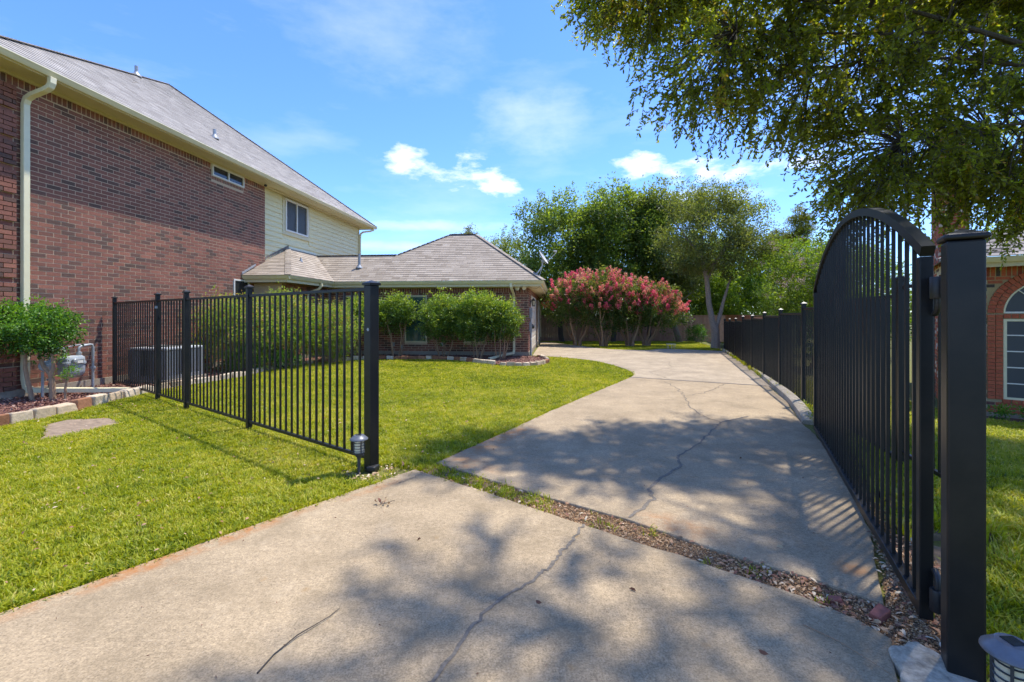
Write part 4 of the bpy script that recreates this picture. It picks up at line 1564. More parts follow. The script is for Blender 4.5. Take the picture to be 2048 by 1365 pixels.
    spout('downspout', [(BX + .5, fy - .9, zg), (BX + .5, fy - .9, zg - .1), (BX + .42, fy - .92, zg - .2), (BX + .12, fy - .95, zg - .3), (BX + .06, fy - .95, zg - .42), (BX + .06, fy - .95, .2)], uy, .085, .06)
    spout('downspout', [(fx + .08, GE + .2, zg), (fx + .08, GE + .2, zg - .1), (fx - .1, GE + .15, zg - .22), (GX + .1, GE - .1, zg - .34), (GX + .05, GE - .12, zg - .45), (GX + .05, GE - .12, .2)], uy, .085, .06)

    # --- roofs
    def roof(polys, caps, name='roof', mat='shingle', limit=0, felt='roof_felt'):
        b = MB()
        for p in polys:
            n = len(p)
            b.add(p, [tuple(range(n))])
        r = b.build(name, M[felt], H)
        pcs = []
        for p in polys:
            up_ = Vector(p[2]) - Vector(p[1])
            pcs += shingles(p, up_)
        emit(pcs, 'shingle', mat, r, pm, limit)
        for (a, c) in caps:
            pc = cap_pieces(a, c)
            bb = MB()
            cs = [Vector((x, y, z)) for x in (-.5, .5) for y in (-.5, .5) for z in (-.5, .5)]
            fs = [(0, 1, 3, 2), (4, 6, 7, 5), (0, 4, 5, 1), (2, 3, 7, 6), (0, 2, 6, 4), (1, 5, 7, 3)]
            for Mx, t in pc:
                bb.add([Mx @ q for q in cs], fs, t)
            tag(bb.build('hip_cap', M[mat], r), kind='stuff')
        return r
    zt = EZ
    xA, yA, zA = -5.05, 6.75, 10.0
    e0, e1 = (0.56, Y0 - .55, zt), (0.56, YE + .56, zt)
    apex = (xA, yA, zA)
    apex2 = (xA - 4.0, yA, zA)
    w0_, w1_ = (-12.5, Y0 - .55, zt), (-12.5, YE + .56, zt)
    main = roof([[e0, e1, apex], [e1, w1_, apex2, apex], [w0_, e0, apex, apex2]], [(e0, apex), (e1, apex)], mat='shingle_light', limit=200)

    def vent(p, h, rr, parent, mat='galv', flash=True):
        p = Vector(p)
        b = MB().lathe([(rr, -.1), (rr, h), (rr * .8, h), (rr * .8, h - .03)], p, 12)
        o = b.build('vent_pipe', M[mat], parent, smooth=True)
        if flash:
            MB().lathe([(rr * 2.6, -.02), (rr * 2.4, .03), (rr * 1.2, .09), (rr * 1.05, .13)], p, 14).build('flashing', M['galv'], o, smooth=True)
        return o
    sl = (zA - zt) / (0.56 - xA)

    def on_main(x, y):
        return (x, y, zt + (0.56 - x) * sl)
    vent(on_main(-.62, 3.6), .26, .045, main)
    vent(on_main(-3.3, 3.78), .30, .05, main)
    # lower roofs
    zl = 2.632
    fxx, fyy = fx + .12, fy - .12
    def fz(y):
        return zl + .74 * (y - fyy)
    A, B = (4.96, fyy + 2.82, zl + 2.82 * .74), (fxx - 2.82, fyy + 2.82, zl + 2.82 * .74)
    Lr = (3.19, fyy + 1.5, fz(fyy + 1.5))
    L0 = (-0.1, fyy + 1.5, fz(fyy + 1.5))
    bxx = BX + .55
    far = GE + .5
    B2 = (fxx - 2.82, far - 2.82, B[2])
    A2 = (4.96, far - 2.82, B[2])
    low_r = roof([[(bxx, fyy, zl), (fxx, fyy, zl), B, A, Lr, (-0.1 + .001, fyy + 1.5, fz(fyy + 1.5))],
                  [(fxx, fyy, zl), (fxx, far, zl), B2, B]], [((fxx, fyy, zl), B), (Lr, L0), (B, A), (A, Lr)])
    MB().add([A, B, B2, A2], [(0, 1, 2, 3)]).add([(3.2, far, zl), A2, A, Lr, (3.2, far, Lr[2])], [(0, 1, 2, 3, 4)]).add([L0, Lr, (3.19, far, 3.0), (-.1, far, 3.0)], [(0, 1, 2, 3)]).build('roof_back', M['roof_felt'], low_r)
    by = BY - .56
    ap0, ap1 = (-0.09, by + 2.5, 3.80), (-0.09, fyy + 1.53, 3.80)
    c0 = (bxx, by, zl)
    bump_r = roof([[(-0.09, by, zl), c0, ap0], [c0, (bxx, fyy + .04, zl), ap1, ap0]], [(c0, ap0)])
    # metal step flashing where the small roof meets the walls
    fl = MB()
    fl.extrude([(0, 0), (.02, 0), (.02, .06), (0, .06)], (0.012, by, zl + .03), (0.012, by + .6, zl + .34), ux)
    fl.build('flashing', M['galv'], bump_r)
    MB().extrude([(0, 0), (.02, 0), (.02, .06), (0, .06)], (-.085, YB + .05, zl + .60), (-.085, by + 2.5, 3.84), ux).build('flashing', M['roof_felt'], bump_r)
    MB().extrude([(0, -.01), (.035, -.01), (.012, .06), (0, .06)], (-.085, by + 2.5, 3.80), (-.085, fyy + 1.5, 3.80), ux).build('flashing', M['gutter'], bump_r)
    zz = zl + (bxx - .62) * (3.80 - zl) / (bxx + .09)
    vent((.62, by + 2.1, zz), .16, .022, bump_r, 'gutter')
    vent((2.05, fyy + .75, fz(fyy + .75)), .52, .05, low_r)
    # --- fittings
    c = MB().lathe([(.0, -.035), (.035, -.03), (.04, 0), (.035, .03), (0, .035)], (0.16, 4.78, 5.545), 12, axis=(1, -.3, -.4))
    cam_o = c.build('security_camera', M['black2'], H, smooth=True)
    MB().tube([(0.16, 4.78, 5.55), (0.16, 4.78, 5.625)], .015, 8).build('bracket', M['white'], cam_o)
    fl = empty('floodlight')
    fl.parent = H
    fl.location = (GX - .30, GY - .12, 2.40)
    MB().lathe([(.0, -.07), (.045, -.06), (.05, -.01), (.085, .05), (.08, .055)], (-.07, -.05, 0), 14, axis=(-.2, -1, -.35)).build('lamp_head', M['white'], fl, smooth=True)
    MB().lathe([(.0, -.07), (.045, -.06), (.05, -.01), (.08, .05), (.075, .055)], (.14, -.03, .01), 14, axis=(.6, -1, -.35)).build('lamp_head', M['white'], fl, smooth=True)
    MB().tube([(-.06, 0, .02), (.03, 0, .06), (.12, 0, .02)], .02, 8).build('bracket', M['white'], fl)
    fl2 = MB().lathe([(.0, -.06), (.045, -.05), (.05, 0), (.08, .05), (.075, .055)], (GX + .22, GE - 2.5, 2.38), 12, axis=(.6, -.6, -.4)).build('floodlight', M['terminal'], H, smooth=True)
    # wire drooping along the soffit
    MB().tube([(GX + .02, GY - .1, 2.45), (GX + .15, GY + .1, 2.39), (GX + .28, GY + .1, 2.38), (GX + .40, GY - .05, 2.46)], .006, 5).build('cable', M['black2'], H)
    # lantern by the garage door
    ln = empty('wall_lantern')
    ln.parent = H
    ln.location = (GX + .012, 7.95, 1.92)
    MB().box((.01, 0, 0), (.02, .09, .2)).build('back_plate', M['black2'], ln)
    MB().tube([(.02, 0, -.02), (.07, 0, .1), (.12, 0, .14), (.13, 0, .12)], .01, 6).build('arm', M['black2'], ln)
    MB().lathe([(.0, .14), (.03, .11), (.085, .06), (.085, .05)], (.13, 0, 0), 6).build('cap', M['black2'], ln)
    MB().lathe([(.045, -.13), (.07, .05)], (.13, 0, 0), 6).build('glass', M['lamp_diff'], ln)
    cg = MB()
    for k in range(6):
        a = k * math.pi / 3
        cg.tube([(.13 + .047 * math.cos(a), .047 * math.sin(a), -.13), (.13 + .073 * math.cos(a), .073 * math.sin(a), .05)], .006, 4)
    cg.lathe([(.05, -.15), (.055, -.125)], (.13, 0, 0), 6)
    cg.build('cage', M['black2'], ln)
    # electrics on the garage corner
    em = empty('electric_meter')
    em.parent = H
    em.location = (GX + .012, 7.62, 0)
    MB().box2((0, -.12, 1.33), (.10, .12, 1.72)).build('breaker_box', M['meter'], em, bevel=.006)
    MB().box2((0, -.10, .86), (.09, .12, 1.18)).build('meter_socket', M['galv'], em, bevel=.006)
    MB().lathe([(.085, 0), (.085, .04), (.075, .07), (.05, .085)], (.09, .01, 1.04), 16, axis=(1, 0, 0)).build('meter_glass', M['glass_dark'], em, smooth=True)
    MB().tube([(.05, -.02, 1.34), (.05, -.02, 1.17)], .025, 8).build('conduit', M['galv'], em)
    MB().tube([(.05, -.03, .87), (.05, -.03, .0)], .035, 8).build('conduit', M['meter'], em, smooth=True)
    MB().box2((BX + 2.75, GY - .03, .25), (BX + 2.86, GY - .012, .38)).build('outlet_box', M['galv'], H)
    MB().box2((3.35, GY - .04, 0.34), (3.47, GY - .012, .46)).build('outlet_box', M['galv'], H)
    MB().box2((BX + 4.25, GY - .035, .34), (BX + 4.40, GY - .012, .46)).build('outlet_box', M['meter'], H)
    return H


HOUSE = build_house()


# ------------------------------------------------------------------ dish on the garage roof
def dish():
    x, y = hw(8.55, 7.25)
    e = empty('satellite_dish', (x, y, 2.84), 0, 'grey satellite dish on a bent mast at the garage roof corner', 'satellite dish')
    MB().box((0, 0, -.015), (.16, .22, .02), Matrix.Rotation(R(36), 3, 'Y')).build('foot', M['dish'], e)
    MB().tube([(0, 0, 0), (.10, 0, .12), (.20, -.02, .25), (.25, -.02, .35), (.26, -.02, .50)], .024, 10).build('mast', M['dish'], e, smooth=True)
    MB().tube([(.13, 0, -.05), (.20, -.02, .15), (.24, -.02, .29)], .009, 6).build('brace', M['dish'], e)
    MB().box((.27, -.02, .50), (.10, .10, .13), Matrix.Rotation(R(-25), 3, 'Y')).build('bracket', M['galv'], e, bevel=.01)
    # reflector, an offset bowl seen nearly edge on
    ax = Vector((0.80, -0.25, 0.54)).normalized()
    c = Vector((.30, -.02, .63))
    prof = [(0.001, -.045), (.08, -.042), (.16, -.028), (.22, -.010), (.255, .006), (.262, .004), (.22, -.016), (.16, -.034), (.08, -.05), (.001, -.053)]
    MB().lathe(prof, c, 28, axis=ax).build('reflector', M['dish'], e, smooth=True)
    tip = Vector((.72, -.14, .78))
    MB().tube([c + Vector((.05, -.02, -.22)), tip], .011, 6).build('feed_arm', M['dish'], e)
    b = MB().lathe([(.02, -.06), (.03, -.05), (.03, .03), (.018, .06)], tip + Vector((-.03, 0, .05)), 10, axis=(-.8, .2, .1))
    b.tube([tip, tip + Vector((0, 0, .05))], .014, 6)
    b.build('feed_horn', M['dish'], e, smooth=True)


dish()


# ------------------------------------------------------------------ gas meter
def gas_meter():
    x, y = hw(.42, -1.55)
    e = empty('gas_meter', (x, y, .02), HROT, 'grey gas meter with pipework standing in the mulch by the house', 'gas meter')
    # local: y along the wall (away from camera), x out of the wall
    b = MB()
    prof = [(0.02, 0.0), (0.10, 0.02), (.155, .07), (.17, .14), (.17, .27), (.185, .275), (.185, .315), (.17, .32), (.165, .40), (.13, .435), (.02, .44)]
    n = 20
    vs, fs = [], []
    for r_, z in prof:
        for k in range(n):
            a = 2 * math.pi * k / n
            ca, sa = math.cos(a), math.sin(a)
            q = (abs(ca) ** .55 * (1 if ca >= 0 else -1), abs(sa) ** .55 * (1 if sa >= 0 else -1))
            vs.append((q[0] * r_ * .72, q[1] * r_ * 1.1 + .35, z * .95 + .27))
    for i in range(len(prof) - 1):
        for k in range(n):
            k2 = (k + 1) % n
            fs.append((i * n + k, i * n + k2, (i + 1) * n + k2, (i + 1) * n + k))
    fs.append(tuple(range(n))[::-1])
    fs.append(tuple(range((len(prof) - 1) * n, len(prof) * n)))
    b.add(vs, fs)
    body = b.build('meter_body', M['meter'], e, smooth=True)
    MB().box((.125, .38, .585), (.03, .16, .10)).build('index_cover', M['galv'], body, bevel=.01)
    MB().box((.145, .38, .575), (.004, .10, .045)).build('dial', M['white'], body)
    MB().lathe([(.035, 0), (.04, .02), (.04, .05), (.03, .06)], (.12, .28, .60), 12, axis=(1, 0, 0)).build('cap', M['galv'], body, smooth=True)
    zt = .83
    MB().tube([(0, 0, .2), (0, 0, zt - .05), (.0, .02, zt - .01), (0, .05, zt), (0, .18, zt + .01), (0, .215, zt - .01), (0, .225, zt - .05), (0, .225, .66)], .024, 10).build('inlet_pipe', M['galv'], e, smooth=True)
    MB().tube([(0, .475, .66), (0, .475, zt - .04), (0, .485, zt), (0, .52, zt + .02), (0, .68, zt + .04), (0, .72, zt + .03), (0, .735, zt - .02), (0, .735, .04)], .024, 10).build('outlet_pipe', M['galv'], e, smooth=True)
    MB().tube([(0, .2, zt + .012), (0, .5, zt + .05), (0, .70, zt + .045)], .012, 8).build('bypass_pipe', M['galv'], e, smooth=True)
    u = MB()
    for (yy, zz) in ((.225, .72), (.475, .72), (0, .62), (.735, .42)):
        u.lathe([(.036, -.03), (.042, -.015), (.042, .015), (.036, .03)], (0, yy, zz), 8)
    u.build('union', M['galv'], e, smooth=True)
    MB().lathe([(.0, -.02), (.03, -.03), (.085, -.018), (.095, 0), (.085, .018), (.05, .03), (.035, .06), (.02, .08)], (.08, -.14, .55), 20, axis=(.75, -.65, .1)).build('regulator', M['meter'], e, smooth=True)
    MB().tube([(.0, -.12, .55), (0, .0, .53), (0, .05, .53)], .02, 8).build('regulator_pipe', M['galv'], e)
    MB().tube([(0, 0, .24), (0, 0, -.06)], .036, 10).build('riser_sleeve', M['meter_dark'], e, smooth=True)
    MB().box((.0, 0, .30), (.06, .10, .03)).build('shutoff_valve', M['galv'], e, bevel=.006)
    MB().tube([(.02, -.14, .45), (.02, -.14, -.05)], .02, 8).build('vent_pipe', M['galv'], e)


gas_meter()


# ------------------------------------------------------------------ air conditioner
def condenser():
    x, y = hw(.72, .55)
    e = empty('air_conditioner', (x, y, .02), HROT, 'grey louvred air conditioner behind the fence against the brick wall', 'air conditioner')
    W, D, Hh = .86, 1.0, .74
    MB().box2((-W / 2 - .06, -D / 2 - .06, -.05), (W / 2 + .06, D / 2 + .06, .06)).build('pad', M['foundation'], e)
    MB().box2((-W / 2 + .03, -D / 2 + .03, .06), (W / 2 - .03, D / 2 - .03, Hh - .05)).build('coil', M['meter_dark'], e)
    MB().box2((-W / 2, -D / 2, Hh - .06), (W / 2, D / 2, Hh)).build('top_panel', M['ac_light'], e, bevel=.02)
    MB().box2((-W / 2, -D / 2, .06), (W / 2, D / 2, .14)).build('base_pan', M['ac'], e, bevel=.01)
    c = MB()
    for sx in (-1, 1):
        for sy in (-1, 1):
            c.box((sx * (W / 2 - .03), sy * (D / 2 - .03), (Hh) / 2 + .04), (.058, .058, Hh - .18))
    c.build('corner_post', M['ac'], e)
    k = 13
    for i in range(k):
        t = (i + .5) / k
        MB().box((-W / 2 + .06 + t * (W - .12), -D / 2 + .012, .4), (.030, .016, Hh - .2), R(24)).build('louvre', M['ac'], e)
        MB().box((W / 2 - .012, -D / 2 + .06 + t * (D - .12), .4), (.016, .036, Hh - .2), R(-24)).build('louvre', M['ac'], e)
    g = MB()
    for r_ in (.1, .2, .3, .36):
        p = [(r_ * math.cos(a), r_ * math.sin(a), Hh + .015) for a in np.linspace(0, 6.283, 25)]
        g.tube(p, .006, 4)
    g.build('fan_guard', M['black2'], e)


condenser()


# ------------------------------------------------------------------ vent elbow by the bump-out
def drain():
    x, y = hw(1.72, 6.72)
    e = empty('vent_elbow', (x, y, .02), 0, 'beige pipe elbow on a green base behind the fence beside shrubs', 'pipe')
    MB().lathe([(.13, 0), (.13, .22), (.11, .24)], (0, 0, 0), 16).build('base', M['teal'], e, smooth=True)
    MB().tube([(0, 0, .2), (0, 0, .36), (.02, -.02, .46), (.09, -.05, .53), (.2, -.1, .5)], [.12, .12, .125, .125, .12], 14).build('elbow', M['beige'], e, smooth=True)


drain()

# ================================================================== FENCES AND GATE
def post_cap(b, c, w, h=0.0):
    """flat pyramid cap on a square post; c = top centre"""
    x, y, z = c
    a, t = w / 2 + .012, w / 2 - .01
    vs = [(x - a, y - a, z), (x + a, y - a, z), (x + a, y + a, z), (x - a, y + a, z),
          (x - a, y - a, z + .022), (x + a, y - a, z + .022), (x + a, y + a, z + .022), (x - a, y + a, z + .022), (x, y, z + .05)]
    b.add(vs, [(3, 2, 1, 0), (0, 1, 5, 4), (1, 2, 6, 5), (2, 3, 7, 6), (3, 0, 4, 7), (4, 5, 8), (5, 6, 8), (6, 7, 8), (7, 4, 8)])
    return b


def picket_panel(parent, s0, s1, zb, zt, pitch=0.127, w=0.019, gap=None, slope=0.0):
    """rails and pickets along local x from s0 to s1"""
    for z in (zb, zt):
        vs = []
        MB().box(((s0 + s1) / 2, 0, z), (s1 - s0, .032, .032)).build('rail', M['black'], parent, bevel=.003)
    n = int(round((s1 - s0) / pitch)) - 1
    me = MB().box((0, 0, 0), (w, w, zt - zb - .032), None).mesh('picket')
    me.materials.append(M['black'])
    for i in range(n):
        x = s0 + (s1 - s0) * (i + 1) / (n + 1)
        link('picket', me, None, parent, (x, 0, (zb + zt) / 2))


def left_fence():
    p5 = Vector((-1.345, 4.356, 0))
    ang = math.atan2(5.134, -6.955)
    F_ = empty('picket_fence', (p5.x, p5.y, -.03), ang, 'black metal picket fence across the lawn up to the brick wall', 'fence')
    S_ = [0.055, 2.54, 4.67, 5.98, 8.60]
    for a, b in zip(S_[:-1], S_[1:]):
        picket_panel(F_, a + (.03 if a > .1 else 0), b - .03, .115, 1.735)
    for s in S_[1:]:
        p = MB().box((s, 0, .88), (.062, .062, 1.9)).build('post', M['black'], F_, bevel=.004)
        post_cap(MB(), (s, 0, 1.832), .062).build('post_cap', M['black'], p)
    # narrow gate leaf hardware on the second and third posts
    MB().lathe([(.012, -.03), (.016, -.02), (.016, .02), (.012, .03)], (5.98 - .04, -.02, 1.45), 8).build('hinge', M['black'], F_)
    MB().lathe([(.012, -.03), (.016, -.02), (.016, .02), (.012, .03)], (5.98 - .04, -.02, .35), 8).build('hinge', M['black'], F_)
    MB().box((5.98 - .045, .035, 1.62), (.035, .03, .04)).build('latch', M['galv'], F_)
    G_ = empty('gate_post', (p5.x, p5.y, -.05), ang, 'thick black square latch post at the left end of the gate opening', 'post')
    MB().box((0, 0, .84), (.10, .10, 1.90)).build('post', M['black'], G_, bevel=.005)
    post_cap(MB(), (0, 0, 1.792), .10).build('cap', M['black'], G_)
    MB().lathe([(.016, 0), (.016, .004), (.009, .004), (.009, .001)], (-.018, .0502, 1.37), 14, axis=(0, 1, 0)).build('latch_hole', M['galv'], G_)
    b = MB().box((-.05, .02, .06), (.09, .10, .05), .4)
    b.build('ground_stop', M['black2'], G_, bevel=.012)


left_fence()


def swing_gate():
    hinge = Vector((1.95, 2.14, 0))
    end = Vector((3.80, 5.69, 0))
    d = end - hinge
    W = d.length
    ang = math.atan2(d.y, d.x)
    e = empty('swing_gate', (hinge.x, hinge.y, 0), ang, 'tall black arched metal driveway gate standing open', 'gate')
    t = .052
    zb, ze, rise = 0.055, 1.735, 0.50
    Rr = (W * W / 4 + rise * rise) / (2 * rise)

    def top(x):
        return ze + math.sqrt(max(0, Rr * Rr - (x - W / 2) ** 2)) - (Rr - rise)
    MB().box((t / 2, 0, (zb - .03 + ze) / 2), (t, t, ze - zb + .03)).build('hinge_stile', M['black'], e, bevel=.004)
    MB().box((W - t / 2, 0, (zb - .03 + ze) / 2), (t, t, ze - zb + .03)).build('end_stile', M['black'], e, bevel=.004)
    MB().box((W / 2, 0, zb), (W - 2 * t, t - .004, t)).build('bottom_rail', M['black'], e, bevel=.004)
    # bent top tube
    n = 48
    vs, fs = [], []
    for i in range(n + 1):
        x = W * i / n
        z = top(x)
        nx, nz = (x - W / 2) / Rr, math.sqrt(1 - ((x - W / 2) / Rr) ** 2)
        h = t
        for (oy, oz) in ((-t / 2, 0), (t / 2, 0), (t / 2, h), (-t / 2, h)):
            vs.append((x + nx * (oz - .0), oy, z + nz * oz))
        if i:
            a = (i - 1) * 4
            for k in range(4):
                k2 = (k + 1) % 4
                fs.append((a + k, a + 4 + k, a + 4 + k2, a + k2))
    fs += [(0, 1, 2, 3), (n * 4 + 3, n * 4 + 2, n * 4 + 1, n * 4)]
    o = MB().add(vs, fs).build('arched_top_rail', M['black'], e, smooth=True)
    k = 30
    for i in range(k):
        x = t + (W - 2 * t) * (i + 1) / (k + 1)
        z0, z1 = zb + t / 2 - .002, top(x) + .012
        MB().box((x, 0, (z0 + z1) / 2), (.0165, .0165, z1 - z0)).build('picket', M['black'], e)
    MB().tube([(W - .10, -.02, zb - .02), (W - .10, -.02, -.0)], .012, 8).build('drop_rod', M['black'], e)

    # barrel hinges
    def hinge_(z, flip):
        h = empty('hinge')
        h.parent = e
        h.location = (-.035, -.03, z)
        MB().lathe([(.028, -.05), (.03, -.045), (.03, .045), (.028, .05)], (0, 0, 0), 18).build('barrel', M['black2'], h, smooth=True)
        s = 1 if flip else -1
        MB().tube([(0, 0, s * .05), (0, 0, s * .085), (.008, 0, s * .105), (.035, 0, s * .12), (.05, .01, s * .12)], .013, 10).build('hinge_pin', M['black2'], h, smooth=True)
        MB().box((-.028, -.03, 0), (.03, .06, .075), .6).build('hinge_plate', M['black2'], h, bevel=.004)
    hinge_(1.585, False)
    hinge_(0.145, True)
    P_ = empty('gate_post', (1.842, 1.86, -.05), math.atan2(-2.26, 3.43), 'thick black square hinge post in the right foreground', 'post')
    MB().box((0, 0, .90), (.115, .115, 1.82)).build('post', M['black'], P_, bevel=.009)
    post_cap(MB(), (0, 0, 1.812), .115).build('cap', M['black'], P_, bevel=.008)


swing_gate()


def right_fence():
    Ys = [3.45] + [18.5 - 1.577 * i for i in range(10)][::-1]
    tops = [1.72, 1.64, 1.56, 1.476, 1.42, 1.35, 1.325, 1.245, 1.215, 1.19, 1.16]
    ang = math.atan2(1, 0.35)
    x0, y0 = fence_x(Ys[0]), Ys[0]
    e = empty('picket_fence', (x0, y0, 0), ang, 'long black metal picket fence stepping down along the right kerb', 'fence')
    hy = math.hypot(1, .35)
    for i in range(len(Ys)):
        yy = Ys[i]
        s = (yy - y0) * hy
        L1 = (Ys[min(i + 1, len(Ys) - 1)] - yy) * hy
        g = gz(fence_x(yy) + .2, yy) - .15
        zt = tops[max(i - 1, 0)] + .065
        p = MB().box2((s - .031, -.031, g), (s + .031, .031, zt)).build('post', M['black'], e, bevel=.004)
        post_cap(MB(), (s, 0, zt), .062).build('post_cap', M['black'], p)
        if i < len(Ys) - 1:
            picket_panel(e, s + .031, s + L1 - .031, tops[i] - 1.55, tops[i], pitch=.107, w=.019)


right_fence()


def back_fence():
    y, x0, x1 = 28.0, -6.0, 16.5
    z0, z1 = -.22, 1.40
    e = empty('board_fence', (x0, y, z0), 0, 'dark brown board fence along the back of the yard', 'fence')
    L_ = x1 - x0
    b = MB()
    x = 0
    while x < L_:
        w = random.uniform(.13, .145)
        b.box((x + w / 2, random.uniform(-.006, .006), (z1 - z0) / 2), (w - .006, .02, z1 - z0 - random.uniform(0, .01)), None, random.random())
        x += w
    tag(b.build('board', M['fence_brown'], e), kind='stuff')
    MB().box((L_ / 2, -.0, z1 - z0 + .018), (L_, .13, .035), None, .6).build('cap_rail', M['fence_brown'], e)
    for z in (.12, .62, 1.12):
        MB().box((L_ / 2, -.03, z), (L_, .04, .085), None, .45).build('rail', M['fence_brown'], e)
    x = .3
    while x < L_:
        MB().box((x, -.06, (z1 - z0) / 2 - .02), (.14, .03, z1 - z0 - .04), None, .8).build('post', M['fence_brown'], e)
        x += 1.85


back_fence()


def cedar_fence():
    a = Vector((fence_x(23.2) + .6, 23.2, 0))
    b_ = Vector((fence_x(12.0) + .6, 12.0, 0))
    d = b_ - a
    e = empty('board_fence', (a.x, a.y, 0), math.atan2(d.y, d.x), 'orange cedar board fence top showing above the far black pickets', 'fence')
    x = 0
    while x < d.length:
        t = x / d.length
        top = 1.42 if t < .66 else 1.335
        MB().box((x + .065, 0, top / 2 - .3), (.132, .02, top + .6), None, random.random()).build('board', M['cedar'], e)
        x += .138
    MB().box((d.length * .33, 0, 1.435), (d.length * .66, .1, .03), None, .3).build('cap_rail', M['cedar'], e)
    MB().box((d.length * .83, 0, 1.35), (d.length * .338, .1, .03), None, .3).build('cap_rail', M['cedar'], e)


cedar_fence()


# ------------------------------------------------------------------ path lights
def path_light(x, y, z, label, rz=0.0):
    e = empty('path_light', (x, y, z), rz, label, 'light', 'solar path lights by the gate posts')
    MB().tube([(0, 0, -.08), (0, 0, .05), (0, 0, .16)], [.006, .014, .016], 8).build('stake', M['lamp_dark'], e, smooth=True)
    MB().lathe([(.016, .15), (.02, .165), (.04, .19), (.052, .205), (.052, .215)], (0, 0, 0), 18).build('collar', M['lamp_dark'], e, smooth=True)
    MB().lathe([(.044, .208), (.044, .335)], (0, 0, 0), 18).build('diffuser', M['lamp_diff'], e, smooth=True)
    c = MB()
    for k in range(5):
        z_ = .228 + k * .025
        c.tube([(.0475 * math.cos(a), .0475 * math.sin(a), z_) for a in np.linspace(0, 6.283, 19)], .003, 5, cap=False)
    for k in range(4):
        a = k * math.pi / 2 + .7
        c.box((.05 * math.cos(a), .05 * math.sin(a), .272), (.009, .009, .13), a)
    c.build('cage', M['lamp_dark'], e)
    MB().lathe([(.078, .328), (.082, .333), (.080, .341), (.066, .352), (.050, .366), (.045, .372), (.043, .370), (.018, .374)], (0, 0, 0), 28).build('cap', M['lamp_metal'], e, smooth=True)
    MB().box((0, 0, .375), (.045, .045, .004)).build('solar_cell', M['glass_dark'], e)


path_light(-1.412, 4.20, -.02, 'small grey solar path light beside the latch post')
path_light(1.69, 1.535, -.015, 'grey solar path light cut by the lower right corner')


